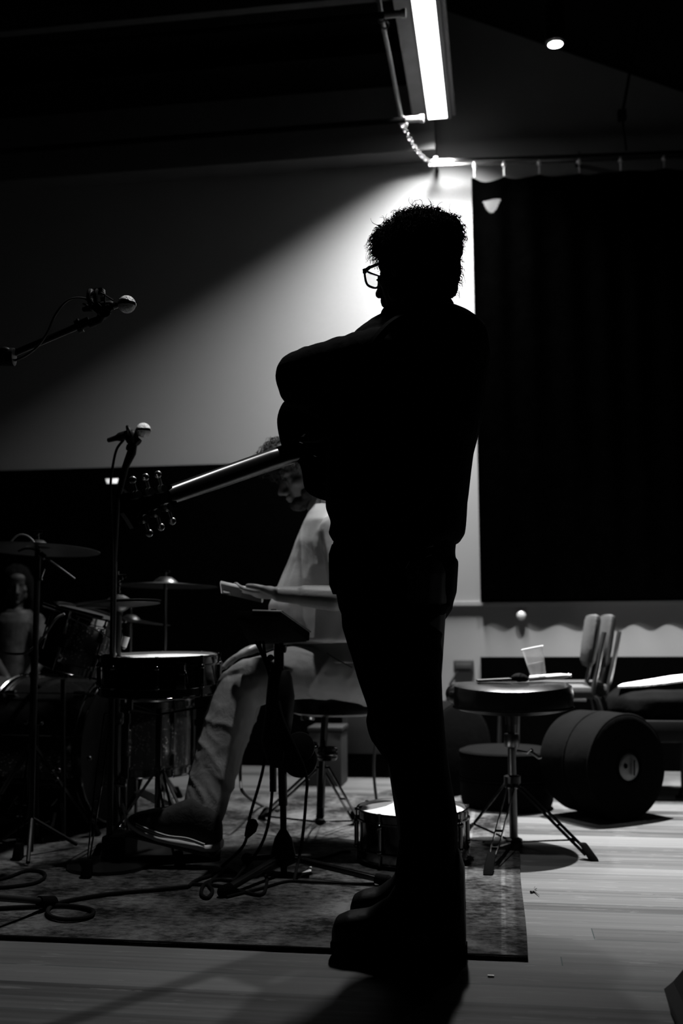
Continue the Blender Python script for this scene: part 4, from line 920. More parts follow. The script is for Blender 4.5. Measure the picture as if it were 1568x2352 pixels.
def hand_prims(mb, w, d, pn, thumb, curl=(.3, .4, .45, .5), spread=.02, tc=.4, k=1.0):
    """w wrist, d hand direction, pn the way the palm faces, thumb the side the thumb leaves"""
    w, d = V(w), V(d).normalized(); pn = V(pn); pn = (pn - d * pn.dot(d)).normalized(); s_ = pn.cross(d)
    if s_.dot(V(thumb)) < 0: s_ = -s_
    R = Matrix((d, s_, pn)).transposed()
    mb.ell(w + d * .046 * k, (.050 * k, .041 * k, .015 * k), R=R); mb.ell(w + d * .03 * k + s_ * .022 * k + pn * .006, (.034 * k, .018 * k, .014 * k), R=R); mb.ell(w + d * .012 * k, (.025 * k, .027 * k, .018 * k), R=R)
    for i, (o, L) in enumerate(((.030, .070), (.010, .078), (-.010, .072), (-.029, .056))):
        p = w + d * (.082 - .004 * abs(i - 1)) * k + s_ * o * k; a = 0; pts = [p - d * .02 * k]
        pts.append(p)
        for f_, c_ in ((.45, .8), (.30, 1.2), (.25, .9)):
            a += curl[i] * c_; dd = d * math.cos(a) + pn * math.sin(a) + s_ * spread * (1.5 - i); pts.append(pts[-1] + dd * L * f_ * k)
        mb.limb(pts, [.0095 * k, .0095 * k, .0088 * k, .008 * k, .0072 * k], 10)
    p = w + d * .022 * k + s_ * .028 * k; q = p + (d * .55 + s_ * .7 + pn * tc * .5) * .038 * k; r = q + (d * .85 + s_ * .25 + pn * tc) * .030 * k; e = r + (d * .95 + pn * tc * .8) * .024 * k
    mb.limb([p, q, r, e], [.014 * k, .0115 * k, .0102 * k, .0085 * k], 10)
def curls(mb, roots, L, r, turns=1.2, n=7, droop=.4, rv=.6):
    for p, nrm in roots:
        nrm = (nrm + V((random.uniform(-rv, rv), random.uniform(-rv, rv), random.uniform(-rv, rv)))).normalized()
        x = nrm.orthogonal().normalized(); y = nrm.cross(x); a0 = random.uniform(0, 2 * PI); l = L * random.uniform(.5, 1.15); R = l * .28 * random.uniform(.6, 1.3); pts = []
        tw = turns * random.uniform(.5, 1.4) * random.choice((1, -1)) * 2 * PI
        for i in range(n):
            t = i / (n - 1); a = a0 + tw * t
            pts.append(p + nrm * l * t * (1 - .35 * t) + (x * (math.cos(a) - math.cos(a0)) + y * (math.sin(a) - math.sin(a0))) * R * t - V((0, 0, droop * l * t * t)))
        mb.tube(pts, [r * (1 - .75 * i / (n - 1)) for i in range(n)], 4, cap=False)
def roots_on(o, cnt, cond=lambda p, n: True):
    me = o.data; out = []; org = ORG[o.name]; ps = [p for p in me.polygons if cond(p.center + org, p.normal)]
    for _ in range(cnt):
        p = random.choice(ps); out.append((p.center + org, p.normal.copy()))
    return out
def fold_disp(a, s, k=(1, 1, 1)):
    def f(p, n):
        q = V((p.x * k[0] * s, p.y * k[1] * s, p.z * k[2] * s)); w = noise.noise(q * .5) * 1.2; q2 = V((q.x + q.z * .7 + w, q.y - w, q.z - q.x * .5))
        r = max(0, 1 - abs(noise.noise(q2)) * 3.2) ** 2; r2 = max(0, 1 - abs(noise.noise(q2 * 1.9 + V((5, 3, 1)))) * 3.2) ** 2
        return a * (r * 1.1 + r2 * .45 - .35)
    return f
def cloth_disp(a, s, k=(1, 1, 1)):
    def f(p, n):
        q = V((p.x * k[0] * s, p.y * k[1] * s, p.z * k[2] * s)); w = noise.noise(q * .6) * 1.4
        v = noise.noise(q + V((w, -w, w))); return a * (abs(v) * 2 - .45) + a * .3 * noise.noise(q * 2.7)
    return f

# ============ the standing guitarist
YC = 2.60
G = thing('person', F(930, 2150), 'standing person in silhouette, curly hair, glasses, dark jacket, arms folded over a guitar', 'person')
a_ = math.radians(35); hf = V((-math.cos(a_), math.sin(a_), 0)); hl = V((-math.sin(a_), -math.cos(a_), 0))
hc_ = W(950, 617, YC)
HM = Matrix(((hf.x, hl.x, 0, hc_.x), (hf.y, hl.y, 0, hc_.y), (hf.z, hl.z, 1, hc_.z), (0, 0, 0, 1))) @ Matrix.Rotation(math.radians(4), 4, 'Y')
B = MB(); head_prims(B, HM, .17, -.03)
sL, eL, wL = W(862, 822, 2.46), W(694, 872, 2.42), W(800, 930, 2.74)
sR, eR, wR = W(1052, 812, 2.78), W(1070, 950, 2.84), W(860, 905, 2.98)
B.rings(pxloft([(735, 905, 1050, YC, .07), (770, 870, 1085, YC, .10), (860, 840, 1070, YC, .12), (1000, 830, 1050, YC, .11), (1120, 840, 1040, YC, .10), (1230, 830, 1030, YC, .11), (1330, 830, 1025, YC, .11)]))
B.limb([sL, eL, wL], [.048, .038, .026]); B.limb([sR, eR, wR], [.048, .038, .026])
hand_prims(B, wL, (.65, .6, .1), (-.4, .6, -.2), (0, 0, 1), (.5, .6, .6, .7)); hand_prims(B, wR, (-.8, -.3, -.1), (-.3, -.8, -.1), (0, 0, 1), (.6, .7, .7, .8))
kN, aN = W(955, 1650, 2.53), W(990, 2060, 2.50); kF, aF = W(925, 1650, 2.68), W(965, 2000, 2.70)
B.limb([W(950, 1320, 2.54), kN, aN], [.085, .056, .042]); B.limb([W(905, 1320, 2.70), kF, aF], [.085, .056, .042])
for an, toe in ((aN, F(800, 2140, .05)), (aF, F(840, 2085, .05))):
    B.limb([an, V((an.x - .02, an.y, .06)), toe], [.042, .045, .035])
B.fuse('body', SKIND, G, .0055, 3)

J = MB()
J.rings(pxloft([(706, 950, 1043, YC, .06), (722, 905, 1080, YC, .09), (738, 868, 1104, YC, .12), (755, 838, 1118, YC, .14), (778, 812, 1123, YC, .155), (815, 795, 1125, YC, .165), (870, 775, 1116, YC, .17), (930, 765, 1108, YC, .17), (990, 757, 1100, YC, .165), (1041, 752, 1087, YC, .16), (1110, 752, 1079, YC, .155),
    (1172, 752, 1073, YC, .155), (1203, 762, 1070, YC, .155), (1228, 756, 1067, YC, .15), (1244, 764, 1058, YC, .14), (1252, 785, 1040, YC, .12)], 32, 2.4))
J.limb([W(866, 825, 2.47), W(768, 842, 2.43), W(688, 864, 2.41), W(690, 888, 2.43), W(740, 925, 2.6), W(810, 930, 2.74)], [.078, .066, .058, .052, .046, .036], 20)
J.limb([W(672, 835, 2.42), W(704, 812, 2.42)], [.02, .016]); J.limb([W(672, 895, 2.43), W(668, 915, 2.44)], [.024, .016])
J.limb([W(1052, 815, 2.78), W(1066, 880, 2.82), W(1066, 950, 2.84), W(880, 925, 2.96)], [.072, .062, .052, .038], 20)
J.limb([W(1000, 706, 2.60), W(1022, 700, 2.60)], [.028, .022]); J.limb([W(905, 738, 2.52), W(980, 720, 2.50)], [.016, .022])
jk = J.fuse('jacket', BLACKC, G, .006, 4, disp=cloth_disp(.0035, 7, (1, 1, .6)))
MB().tube(spline([W(1010, 716, 2.52), W(1060, 735, 2.5), W(1085, 748, 2.52), W(1106, 770, 2.55)]), .0022, 6).build('seam', mat('seam_thread', .04, .6), jk)
MB().tube([W(890, 722, 2.5), W(900, 718, 2.49), W(908, 713, 2.485)], .0016, 6).build('zip_pull', STEEL, jk)

T = MB()
T.rings(pxloft([(1225, 775, 1050, YC, .135), (1262, 764, 1045, YC, .14), (1300, 767, 1046, YC, .145), (1360, 773, 1044, YC, .145), (1398, 779, 1040, YC, .14), (1425, 790, 1022, YC, .13), (1440, 800, 1010, YC, .11)], 32, 2.3))
T.rings(pxloft([(1390, 782, 1036, 2.55, .10), (1436, 790, 1014, 2.54, .10), (1456, 800, 1020, 2.53, .10), (1475, 812, 1016, 2.53, .095), (1500, 820, 1018, 2.53, .095), (1540, 836, 1015, 2.53, .09), (1620, 850, 1018, 2.53, .085), (1700, 868, 1024, 2.52, .085), (1750, 893, 1030, 2.52, .085), (1775, 899, 1034, 2.52, .085), (1823, 908, 1042, 2.51, .085), (1872, 918, 1050, 2.51, .085), (1931, 922, 1050, 2.50, .085), (2000, 915, 1056, 2.50, .085), (2068, 905, 1070, 2.50, .085), (2100, 905, 1068, 2.50, .08)], 28, 2.2))
T.rings(pxloft([(1390, 782, 1000, 2.68, .09), (1440, 786, 990, 2.68, .09), (1505, 808, 990, 2.68, .085), (1560, 822, 990, 2.68, .08), (1616, 840, 985, 2.69, .075), (1630, 845, 985, 2.69, .075), (1652, 840, 985, 2.69, .075), (1679, 845, 985, 2.69, .075), (1700, 853, 990, 2.69, .075), (1726, 872, 995, 2.70, .075), (1760, 895, 1000, 2.70, .075), (1900, 922, 1020, 2.70, .075), (2010, 905, 1030, 2.70, .075), (2050, 900, 1030, 2.70, .07)], 28, 2.2))
T.rings(pxloft([(1286, 1020, 1052, 2.60, .06), (1300, 1000, 1051, 2.60, .08), (1360, 1000, 1048, 2.60, .08), (1400, 1000, 1036, 2.60, .07), (1428, 990, 1020, 2.60, .05)], 20))
T.fuse('trousers', BLACKC, G, .006, 3, disp=cloth_disp(.003, 8, (1, 1, .5)))
MB().rings(pxloft([(1252, 764, 772, 2.48, .03), (1275, 758, 770, 2.48, .045), (1345, 759, 771, 2.48, .045), (1365, 765, 772, 2.48, .02)])).build('hip_pouch', VINYL, G)
for (p, q) in (((898, 1268), (920, 1302)), ((930, 1305), (940, 1288)), ((938, 1252), (950, 1250)), ((980, 1257), (994, 1252)), ((978, 1278), (990, 1273)), ((955, 1302), (970, 1298))): MB().cyl(W(*p, 2.43), W(*q, 2.43), .0022, n=6).build('chain_link', STEEL, G)
for nm_, (Yb, toe, heel, ytop) in enumerate(((2.50, 764, 1070, 2040), (2.70, 806, 1040, 2000))):
    k_ = Yb / 2.50; zb_ = F(toe, 2168, 0)
    bt_ = MB(); x0, x1 = W(toe, 2150, Yb).x, W(heel, 2150, Yb).x; L = x1 - x0; rr = []
    for u, w_, zt2_ in ((0, .022, .055), (.03, .038, .078), (.12, .048, .090), (.28, .050, .098), (.42, .046, .125), (.55, .046, .19), (.66, .050, .24), (.85, .052, .25), (.96, .045, .24), (1.0, .03, .20)):
        x = x0 + L * u; ring = []
        for j in range(20):
            t = 2 * PI * j / 20; c_, s_ = math.cos(t), math.sin(t)
            ring.append(V((x, Yb + w_ * math.copysign(abs(c_) ** .8, c_), RUGZ + .018 + (zt2_ - .018) * .5 * (1 + math.copysign(abs(s_) ** .7, s_)))))
        rr.append(ring)
    bt_.rings(rr); bo_ = bt_.fuse('boot', BLACKG if 0 else mat('black_leather', .0025, .5, spec=.12, bump=.1), G, .005, 3)
    so_ = MB(); so_.rings([[V((x0 + L * u, Yb + w_ * c, z)) for u, w_, c in ((-.01, .6 * .03, 1), (.06, .046, 1), (.3, .052, 1), (.6, .045, 1), (.9, .050, 1), (1.005, .03, 1), (1.005, .03, -1), (.9, .050, -1), (.6, .045, -1), (.3, .052, -1), (.06, .046, -1), (-.01, .018, -1))] for z in (RUGZ, RUGZ + .024)])
    so_.build('sole', RUBBER, bo_, smooth=False)
MB().ell(W(934, 2075, 2.44), .004).build('eyelet', CHROME, G)

# hair
Hh = MB(); Hh.M = HM
Hh.ell((-.022, 0, .048), (.116, .098, .094), 24, 16); Hh.ell((-.06, 0, .0), (.072, .078, .085), 20, 14); Hh.ell((.055, 0, .088), (.054, .068, .042)); Hh.ell((-.085, 0, -.055), (.04, .055, .05)); Hh.ell((.088, .0, .074), (.022, .045, .022)); Hh.ell((.0, 0, .118), (.055, .055, .028))
Hh.ell((-.012, -.01, .142), (.012, .014, .020)); Hh.ell((-.085, -.05, .10), (.03, .03, .028)); Hh.ell((-.115, -.02, .04), (.022, .04, .04)); Hh.M = None
hr_ = Hh.fuse('hair', HAIR, G, .006, 2, disp=lambda p, n: .010 * noise.noise(p * 24) + .005 * noise.noise(p * 70))
random.seed(21)
hz = HM.translation.z
cu_ = MB(); HI = HM.inverted()
top = lambda p, n: (HI @ p).z > .04
cu_M = roots_on(hr_, 1500, top)
curls(cu_, cu_M, .028, .0010, 1.3, 9, .3)
curls(cu_, roots_on(hr_, 500, lambda p, n: (HI @ p).x < .02 and n.z > -.6), .022, .0010, 1.0, 8, .5)
curls(cu_, roots_on(hr_, 220, lambda p, n: (HI @ p).x > .06 and (HI @ p).z > .05), .034, .0009, 1.5, 9, .7)
curls(cu_, roots_on(hr_, 60, lambda p, n: n.z > .8), .042, .0012, .6, 8, .0)
cu_.build('curls', HAIR, hr_)

bd_ = MB(HM); bd_.ell((.070, 0, -.104), (.040, .042, .030)); bd_.ell((.060, 0, -.125), (.040, .040, .025)); bd_.M = None
bd_.fuse('beard', HAIR, G, .005, 2)
# glasses
GM = HM @ Matrix.Translation((.0, 0, 0))
gl = MB(GM); gy = .033
def rim(s_):
    pts = []
    for u, v_ in ((-.027, .018), (.0, .021), (.026, .019), (.029, .006), (.024, -.012), (.011, -.018), (-.012, -.018), (-.024, -.010)): pts.append(V((.118 - .006 * abs(u) / .03 + .0 * v_, s_ * (gy + .002) + s_ * u, v_ - .004)))
    P = spline(pts + [pts[0]], 5)[:-1]
    return P
gt_ = None
gf = MB(GM)
for s_ in (1, -1):
    P = rim(s_); c_ = sum(P, V()) / len(P); rs_ = []
    for i, p in enumerate(P):
        o_ = (p - c_).normalized(); rs_.append([p + o_ * .0028 * math.cos(2 * PI * j / 8) * 1.1 + V((.003 * math.sin(2 * PI * j / 8), 0, 0)) for j in range(8)])
    gf.rings(rs_, close=True)
    gf.bar((.112, s_ * .064, .013), (.085, s_ * .074, .012), .0035, .009); gf.bar((.086, s_ * .074, .012), (-.01, s_ * .080, .006), .003, .007); gf.tube([(-.01, s_ * .080, .006), (-.03, s_ * .080, -.018)], .002, 6)
    gf.box((.112, s_ * .064, .013), (.008, .006, .012))
gf.tube([(.117, -.010, .004), (.122, 0, .006), (.117, .010, .004)], .0025, 8)
gls = gf.build('eyeglasses', BLACKG, G)
LENS = mat('spectacle_lens', .9, .05, alpha=.12)
for s_ in (1, -1):
    ln = MB(GM); P = rim(s_); n_ = len(P); ln.add(P + [p + V((.0012, 0, 0)) for p in P], [tuple(range(n_)), tuple(reversed(range(n_, 2 * n_)))] + [(i, (i + 1) % n_, (i + 1) % n_ + n_, i + n_) for i in range(n_)])
    ln.build('lens', LENS, gls, smooth=False)

# ---- his guitar
gtr = thing('acoustic_guitar', W(720, 1040, 2.80), 'acoustic guitar held across the standing person, neck pointing left, glossy edge catching light', 'guitar')
nut, heel = W(396, 1136, 2.34), W(642, 1050, 2.66)
u = (nut - heel).normalized(); nfront = (V((-.62, .76, .05)) - u * V((-.62, .76, .05)).dot(u)).normalized(); w_ = nfront.cross(u)
if w_.z < 0: w_ = -w_
GW = lambda x, y, z: heel + u * x + w_ * y + nfront * z          # x along neck, y up, z towards the face
def neck_ring(x, w2, d): return [GW(x, w2 * math.cos(t), -.0 + (-d * math.sin(t) if math.sin(t) > 0 else .004)) for t in [2 * PI * j / 20 for j in range(20)]]
Ln = (nut - heel).length
nk = MB(); nk.rings([neck_ring(-.03, .029, .05), neck_ring(.0, .028, .030), neck_ring(.05, .027, .022), neck_ring(Ln * .6, .025, .020), neck_ring(Ln - .01, .022, .020), neck_ring(Ln + .02, .021, .018)])
nk.build('neck', mat('gloss_mahogany', .006, .26, spec=1.0), gtr)
fb = MB(); fb.hexa([GW(-.1, -.029, .003), GW(Ln, -.0225, .003), GW(Ln, .0225, .003), GW(-.1, .029, .003)], [GW(-.1, -.029, .010), GW(Ln, -.0225, .010), GW(Ln, .0225, .010), GW(-.1, .029, .010)])
fb.build('fingerboard', mat('ebony', .012, .4), gtr)
ft_ = MB()
for i in range(15):
    x = Ln - (.645 - .645 / 2 ** ((i + 1) / 12)); 
    if x > -.05: ft_.bar(GW(x, -.026, .0108), GW(x, .026, .0108), .002, .0018)
ft_.build('frets', STEEL, gtr)
MB().hexa([GW(Ln - .001, -.0222, .003), GW(Ln + .005, -.022, .003), GW(Ln + .005, .022, .003), GW(Ln - .001, .0222, .003)], [GW(Ln - .001, -.0222, .013), GW(Ln + .005, -.022, .013), GW(Ln + .005, .022, .013), GW(Ln - .001, .0222, .013)]).build('nut', WHITEP, gtr, smooth=False)
hd = MB(); tilt = lambda x: -.12 * (x - Ln)
hp = [(Ln + .005, .022), (Ln + .03, .030), (Ln + .09, .034), (Ln + .165, .040), (Ln + .172, .018), (Ln + .180, 0), (Ln + .172, -.018), (Ln + .165, -.040), (Ln + .09, -.034), (Ln + .03, -.030), (Ln + .005, -.022)]
n_ = len(hp); hd.add([GW(x, y, .002 + tilt(x)) for x, y in hp] + [GW(x, y, -.012 + tilt(x)) for x, y in hp], [tuple(range(n_)), tuple(reversed(range(n_, 2 * n_)))] + [(i, (i + 1) % n_, (i + 1) % n_ + n_, i + n_) for i in range(n_)])
hdo = hd.build('headstock', LACQ, gtr, smooth=False)
for s_ in (1, -1):
    for k in range(3):
        x = Ln + .045 + .042 * k; yb = .034 + .003 * k
        tn = MB(); tn.box(GW(x, s_ * (yb - .012), -.017 + tilt(x)), (.001, .001, .001)); tn.v.clear(); tn.f.clear()
        tn.cyl(GW(x, s_ * (yb - .012), -.012 + tilt(x)), GW(x, s_ * (yb - .012), -.024 + tilt(x)), .010, .009, 14)
        tn.cyl(GW(x, s_ * (yb - .012), -.018 + tilt(x)), GW(x, s_ * (yb + .016), -.018 + tilt(x)), .004, n=8)
        tn.ell(GW(x, s_ * (yb + .022), -.018 + tilt(x)), (.009, .0065, .009), 12, 8)
        tn.cyl(GW(x, s_ * (yb - .018), .0), GW(x, s_ * (yb - .018), .022 + tilt(x)), .003, n=8)
        tn.build('tuning_peg', mat('peg_metal', .8, .3, metal=.9), gtr)
sg = MB()
for k in range(6):
    y = -.017 + .0068 * k; sg.tube([GW(Ln + .05 + .04 * (k % 3), (1 if y > 0 else -1) * .02, .008 + tilt(Ln + .05)), GW(Ln + .003, y, .0135), GW(-.34, y * 1.5, .020)], .0005, 4)
sg.build('strings', STEEL, gtr)
# body outline: x back from the heel
bp = []
prof = [(0.022, .0), (0.022, .05), (.034, .098), (.07, .132), (.11, .140), (.17, .128), (.22, .120), (.27, .132), (.33, .175), (.39, .195), (.44, .188), (.475, .14), (.49, .07), (.493, 0)]
prof2 = [(.493, 0), (.49, -.07), (.475, -.14), (.44, -.188), (.39, -.20), (.31, -.195), (.24, -.185), (.175, -.175), (.12, -.15), (.078, -.125), (.062, -.10), (.070, -.06), (.066, -.03), (.022, -.025)]
P1 = spline([V((-x, y, 0)) for x, y in prof], 4); P2 = spline([V((-x, y, 0)) for x, y in prof2], 4)[1:-1]; PP = P1 + P2; n_ = len(PP)
gb = MB(); DB = .095
gb.rings([[GW(p.x, p.y, z) for p in [V(((q.x + .24) * s_ - .24, q.y * s_, 0)) for q in PP]] for z, s_ in ((-DB + .004, .975), (-DB + .008, 1), (.0, 1), (.004, .985))])
gb.build('guitar_body', mat('dark_guitar_lacquer', .0015, .8, spec=.0), gtr)
hl_ = MB().ring(GW(-.145, 0, .006), nfront, .05, .002, 40, 6); hl_.build('soundhole', BLACKP, gtr)
MB().hexa([GW(-.36, -.07, .003), GW(-.33, -.07, .003), GW(-.33, .07, .003), GW(-.36, .07, .003)], [GW(-.355, -.07, .014), GW(-.335, -.07, .014), GW(-.335, .07, .014), GW(-.355, .07, .014)]).build('bridge', mat('ebony', .012, .4), gtr)
for q in (W(687, 1012, 2.46), W(719, 1043, 2.46)): MB().cyl(q, q + V((.004, .02, 0)), .004, n=10).build('strap_button', CHROME, gtr)
MB().tube(spline([GW(-.02, .03, -.07), W(760, 985, 2.47), W(850, 800, 2.36), W(930, 730, 2.42), W(1000, 760, 2.40), W(1040, 900, 2.41), W(1000, 1120, 2.43), W(860, 1190, 2.44), GW(-.49, 0, -.05)]), .012, 6).build('strap', BLACKC, gtr)

# ============ the seated man
P_ = thing('person', F(640, 1900), 'person seated on a drum throne in pale t-shirt and trousers, holding a phone', 'person')
YS_ = 3.66
a_ = math.radians(-24); pf_ = V((-math.cos(a_), math.sin(a_), 0)); pl_ = V((-math.sin(a_), -math.cos(a_), 0)) * 1.0
pl_ = V((0, 0, 1)).cross(pf_)
q = W(706, 1084, YS_)
PM_ = Matrix(((pf_.x, pl_.x, 0, q.x), (pf_.y, pl_.y, 0, q.y), (pf_.z, pl_.z, 1, q.z), (0, 0, 0, 1))) @ Matrix.Rotation(math.radians(24), 4, 'Y')
Bs = MB(); head_prims(Bs, PM_, .12, -.02)
neck = W(742, 1160, YS_); Bs.limb([PM_ @ V((-.02, 0, -.06)), neck, W(775, 1215, YS_)], [.056, .06, .075])
s1, e1, w1_ = W(778, 1225, 3.46), W(812, 1378, 3.40), W(640, 1364, 3.40)
s2, e2, w2_ = W(775, 1235, 3.86), W(740, 1430, 3.84), W(598, 1482, 3.62)
Bs.rings(pxloft([(1190, 735, 830, YS_, .14), (1240, 715, 850, YS_, .16), (1330, 690, 870, YS_, .14), (1420, 680, 880, YS_, .13), (1520, 700, 900, YS_, .15)]))
Bs.limb([s1, e1, w1_], [.05, .041, .0265]); Bs.limb([w1_ + (e1 - w1_) * .35, w1_ + (e1 - w1_) * .75], [.036, .043]); Bs.limb([s2, e2, w2_], [.05, .040, .027])
hand_prims(Bs, w1_, (-1, .05, .02), (.1, .25, .95), (-.2, -1, .3), (.22, .22, .25, .3), .008, .12, 1.0)
hand_prims(Bs, w2_, (-.93, -.2, -.42), (-.3, -.1, -.9), (0, -1, 0), (.16, .16, .18, .2), .03, .1, 1.0)
hN, knN, anN = W(840, 1548, 3.64), W(548, 1578, 3.45), W(472, 1880, 3.34); hF, knF, anF = W(850, 1552, 3.86), W(566, 1566, 3.72), W(478, 1850, 3.70)
Bs.limb([hN, knN, anN, anN - V((0, 0, .03))], [.075, .052, .036, .034]); Bs.limb([hF, knF, anF], [.075, .052, .036])
toeN = W(325, 1893, 3.30); Bs.limb([anN - V((0, 0, .02)), W(430, 1905, 3.32), toeN], [.036, .034, .026]); Bs.limb([anF, V((anF.x - .16, anF.y, .07))], [.036, .028])
Bs.fuse('body', SKIN, P_, .0045, 2)
# t-shirt
Ts = MB()
Ts.rings(pxloft([(1160, 722, 770, YS_, .07), (1178, 712, 800, YS_, .12), (1200, 700, 850, YS_, .17), (1250, 678, 880, YS_, .18), (1300, 660, 892, YS_, .17), (1345, 640, 898, YS_, .165), (1390, 618, 902, YS_, .16), (1420, 620, 905, YS_, .16), (1470, 640, 908, YS_, .16), (1480, 660, 900, YS_, .13)], 30, 2.2))
Ts.limb([W(780, 1222, 3.48), W(790, 1290, 3.44), W(796, 1326, 3.43)], [.072, .066, .066]); Ts.limb([W(775, 1235, 3.84), W(752, 1340, 3.85)], [.068, .062])
tee = Ts.fuse('t_shirt', TEE, P_, .006, 4, disp=fold_disp(.004, 5.0, (1.3, 1, .6)))
Tr = MB()
Tr.limb([W(850, 1552, 3.66), W(760, 1542, 3.60), W(660, 1546, 3.53), W(562, 1572, 3.45), W(546, 1582, 3.44)], [.105, .096, .088, .078, .074], 20)
Tr.limb([W(546, 1584, 3.44), W(530, 1640, 3.42), W(510, 1700, 3.40), W(486, 1790, 3.37), W(468, 1862, 3.34)], [.074, .080, .078, .076, .070], 20)
Tr.limb([W(855, 1552, 3.86), W(690, 1546, 3.80), W(572, 1560, 3.72)], [.105, .088, .074], 20); Tr.limb([W(570, 1566, 3.72), W(520, 1700, 3.71), W(480, 1845, 3.70)], [.074, .075, .066], 20)
Tr.ell(W(870, 1550, 3.76), (.15, .17, .11))
tro = Tr.fuse('trousers', KHAKI, P_, .0065, 3, disp=fold_disp(.0042, 6.0, (1, 1, 1)))
MB().tube(spline([W(750, 1500, 3.50), W(775, 1516, 3.495), W(808, 1534, 3.50)]), .003, 6).build('pocket_seam', mat('seam_dark', .06, .8), tro)
# sneaker
def ringp(px, yt, yb, Y, hw, e=.75): 
    A_, B_ = W(px, yt, Y), W(px, yb, Y); c_ = (A_ + B_) / 2; h_ = (A_ - B_).length / 2; o = []
    for j in range(20):
        t = 2 * PI * j / 20; c, s_ = math.cos(t), math.sin(t); o.append(c_ + V((0, hw * math.copysign(abs(c) ** e, c), h_ * math.copysign(abs(s_) ** e, s_))))
    return o
YF = 3.30
up_ = MB().rings([ringp(*r) for r in ((299, 1874, 1890, YF, .02), (312, 1866, 1898, YF, .038), (345, 1858, 1912, YF, .046), (385, 1852, 1922, YF, .047), (415, 1840, 1926, YF, .043), (445, 1830, 1934, YF, .042), (480, 1845, 1944, YF, .040), (503, 1872, 1945, YF, .032), (508, 1890, 1940, YF, .02))])
shoe = up_.build('sneaker', mat('black_knit', .01, .85, bump=.3), P_)
sl_ = MB().rings([ringp(*r) for r in ((294, 1872, 1888, YF, .016), (300, 1880, 1897, YF, .032), (331, 1897, 1914, YF, .048), (374, 1911, 1932, YF, .050), (421, 1917, 1944, YF, .046), (450, 1924, 1950, YF, .045), (474, 1932, 1955, YF, .046), (498, 1932, 1955, YF, .040), (510, 1928, 1948, YF, .024))])
MS = mat('pale_foam', .6, .6, var=.08)
sl_.build('sole', MS, shoe)
for dy_ in (3, 8): MB().tube(spline([W(312, 1888 + dy_, YF - .042), W(345, 1903 + dy_, YF - .0505), W(385, 1916 + dy_, YF - .050), (W(430, 1922 + dy_, YF - .047)), W(470, 1936 + dy_, YF - .046)]), .0022, 6).build('sole_groove', MS, shoe)
xF = V((anF.x - .12, anF.y, 0))
MB().ell(xF + V((0, 0, .055)), (.14, .046, .045)).build('sneaker', mat('black_knit', .01, .85, bump=.3), P_)
# his hair, beard, brows
Hs = MB(PM_); Hs.ell((-.024, 0, .052), (.110, .090, .078), 24, 16); Hs.ell((-.07, 0, .0), (.060, .080, .085)); Hs.ell((.072, 0, .098), (.055, .060, .036)); Hs.M = None
hs_ = Hs.fuse('hair', mat('brown_hair', .03, .6), P_, .007, 2, disp=lambda p, n: .009 * noise.noise(p * 26))
cs_ = MB(); PI_ = PM_.inverted(); random.seed(5)
curls(cs_, roots_on(hs_, 520, lambda p, n: (PI_ @ p).z > .02), .055, .0022, 1.3, 9, .2); curls(cs_, roots_on(hs_, 200, lambda p, n: (PI_ @ p).x > .04 and (PI_ @ p).z > .06), .065, .0022, 1.5, 9, .3)
cs_.build('curls', mat('brown_hair', .03, .6), hs_)
br = MB(PM_); br.ell((.062, 0, -.092), (.048, .048, .030)); br.ell((.100, 0, -.053), (.010, .026, .006)); br.ell((.035, .045, -.07), (.034, .016, .032)); br.ell((.035, -.045, -.07), (.034, .016, .032)); br.M = None
br.fuse('beard', mat('brown_hair', .03, .6), P_, .004, 2, disp=lambda p, n: .003 * noise.noise(p * 120))
eb = MB(PM_)
for s_ in (1, -1): eb.tube([(.094, s_ * .016, .028), (.092, s_ * .032, .033), (.080, s_ * .048, .027)], [.004, .005, .003], 8)
eb.build('eyebrows', mat('brown_hair', .03, .6), P_)
# phone
fa, fb_ = W(508, 1337, 3.37), W(600, 1358, 3.38); dx_ = (fa - fb_).normalized(); wd_ = V((-.1, .88, -.46)); wd_ = (wd_ - dx_ * wd_.dot(dx_)).normalized(); nn_ = dx_.cross(wd_); nn_ = nn_ if nn_.z > 0 else -nn_
fc = (fa + fb_) / 2 + wd_ * .036; Rm = Matrix((dx_, wd_, nn_)).transposed()
ph = thing('phone', fc, 'white-edged phone held flat in the hand of the seated person', 'phone')
MB().box(fc, (.146, .071, .011), Rm).build('casing', mat('white_phone', .8, .3), ph, bevel=.003)
MB().box(fc + nn_ * .0056, (.136, .064, .0008), Rm).build('screen', BLACKG, ph, smooth=False)
MB().box(fc - nn_ * .0056, (.138, .066, .0008), Rm).build('back_panel', BLACKP, ph, smooth=False)
MB().box(fc + dx_ * .05 + wd_ * .018 - nn_ * .0065, (.026, .026, .003), Rm).build('camera_bump', BLACKG, ph, bevel=.001)
for o_ in (-.018, -.006, .014): MB().cyl(fc + dx_ * .0725 + wd_ * o_, fc + dx_ * .0738 + wd_ * o_, .0018, n=8).build('port', BLACKP, ph)

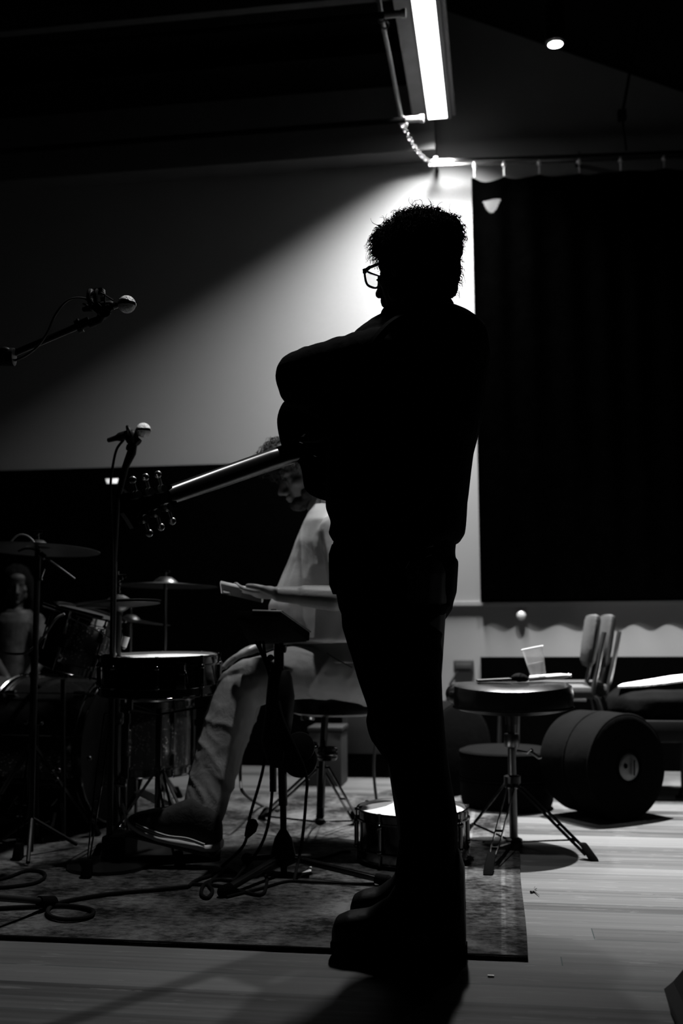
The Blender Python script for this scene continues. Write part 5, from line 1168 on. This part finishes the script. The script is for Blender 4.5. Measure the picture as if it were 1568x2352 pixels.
# ============ the dim third person far left
Y3 = 5.15
Q = thing('person', (W(30, 1500, Y3).x, Y3, 0), 'dim person with long dark hair and pale patterned top sitting beyond the drum kit', 'person')
a_ = math.radians(-55 - 90); f3 = V((.45, -.85, 0)).normalized(); l3 = V((0, 0, 1)).cross(f3); q = W(38, 1343, Y3)
QM = Matrix(((f3.x, l3.x, 0, q.x), (f3.y, l3.y, 0, q.y), (f3.z, l3.z, 1, q.z), (0, 0, 0, 1))) @ Matrix.Rotation(math.radians(12), 4, 'Y') @ Matrix.Scale(.82, 4)
Bq = MB(); head_prims(Bq, QM, .17, -.02)
Bq.rings(pxloft([(1400, 10, 66, Y3, .07), (1425, -8, 84, Y3, .09), (1480, 0, 76, Y3, .10), (1560, -6, 82, Y3, .12), (1610, -12, 90, Y3, .14)]))
hp3 = W(38, 1600, Y3)
for s_ in (-1, 1):
    sh = W(38 + s_ * 42, 1428, Y3); el = W(38 + s_ * 58, 1510, Y3 - .08); wr = W(38 + s_ * 24, 1560, Y3 - .30)
    Bq.limb([sh, el, wr], [.045, .034, .024]); hand_prims(Bq, wr, (-s_ * .5, -.8, -.3), (0, 0, -1), (-s_, 0, 0), (.2, .2, .2, .2), k=.9)
    kn3 = W(38 + s_ * 48, 1590, Y3 - .42); an3 = V((kn3.x - s_ * .02, kn3.y - .02, .09)); Bq.limb([hp3 + V((s_ * .08, 0, 0)), kn3, an3, an3 + V((0, -.12, -.04))], [.075, .055, .036, .028])
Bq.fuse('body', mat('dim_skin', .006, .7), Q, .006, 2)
tq = MB(); tq.rings(pxloft([(1408, 4, 72, Y3, .09), (1428, -10, 88, Y3, .11), (1480, -4, 80, Y3, .12), (1560, -8, 84, Y3, .13), (1600, -16, 92, Y3, .15)]))
for s_ in (-1, 1): tq.limb([W(38 + s_ * 42, 1430, Y3), W(38 + s_ * 54, 1480, Y3 - .04)], [.055, .055])
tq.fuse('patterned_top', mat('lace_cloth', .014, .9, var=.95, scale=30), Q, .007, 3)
sk = MB()
for s_ in (-1, 1): sk.limb([hp3 + V((s_ * .08, 0, 0)), W(38 + s_ * 48, 1588, Y3 - .42), W(38 + s_ * 46, 1680, Y3 - .43)], [.10, .075, .07])
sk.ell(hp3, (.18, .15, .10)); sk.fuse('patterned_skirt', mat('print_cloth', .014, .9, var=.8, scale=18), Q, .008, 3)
hq = MB(QM); hq.ell((-.024, 0, .045), (.112, .092, .084)); hq.ell((-.075, 0, -.06), (.055, .095, .12)); hq.limb([(-.02, .075, .03), (-.0, .088, -.08), (-.01, .09, -.26)], [.03, .034, .028]); hq.limb([(-.02, -.075, .03), (.0, -.088, -.08), (.01, -.09, -.26)], [.03, .034, .028]); hq.limb([(-.08, 0, -.1), (-.10, 0, -.30)], [.07, .06]); hq.M = None
hq.fuse('long_hair', HAIR, Q, .007, 3, disp=lambda p, n: .006 * noise.noise(V((p.x * 50, p.y * 50, p.z * 8))))
stl = thing('stool', (hp3.x, Y3, 0), 'low black stool under the dim seated person at far left', 'stool')
MB().lathe([(.001, hp3.z - .07), (.16, hp3.z - .075), (.17, hp3.z - .10), (.15, hp3.z - .13), (.001, hp3.z - .13)], (hp3.x, Y3, 0), n=32, cap=False).build('seat', BLACKP, stl)
for an in (.6, 2.2, 3.8, 5.4): MB().cyl((hp3.x + .10 * math.cos(an), Y3 + .10 * math.sin(an), hp3.z - .12), (hp3.x + .16 * math.cos(an), Y3 + .16 * math.sin(an), .0), .011).build('leg', BLACKM, stl)
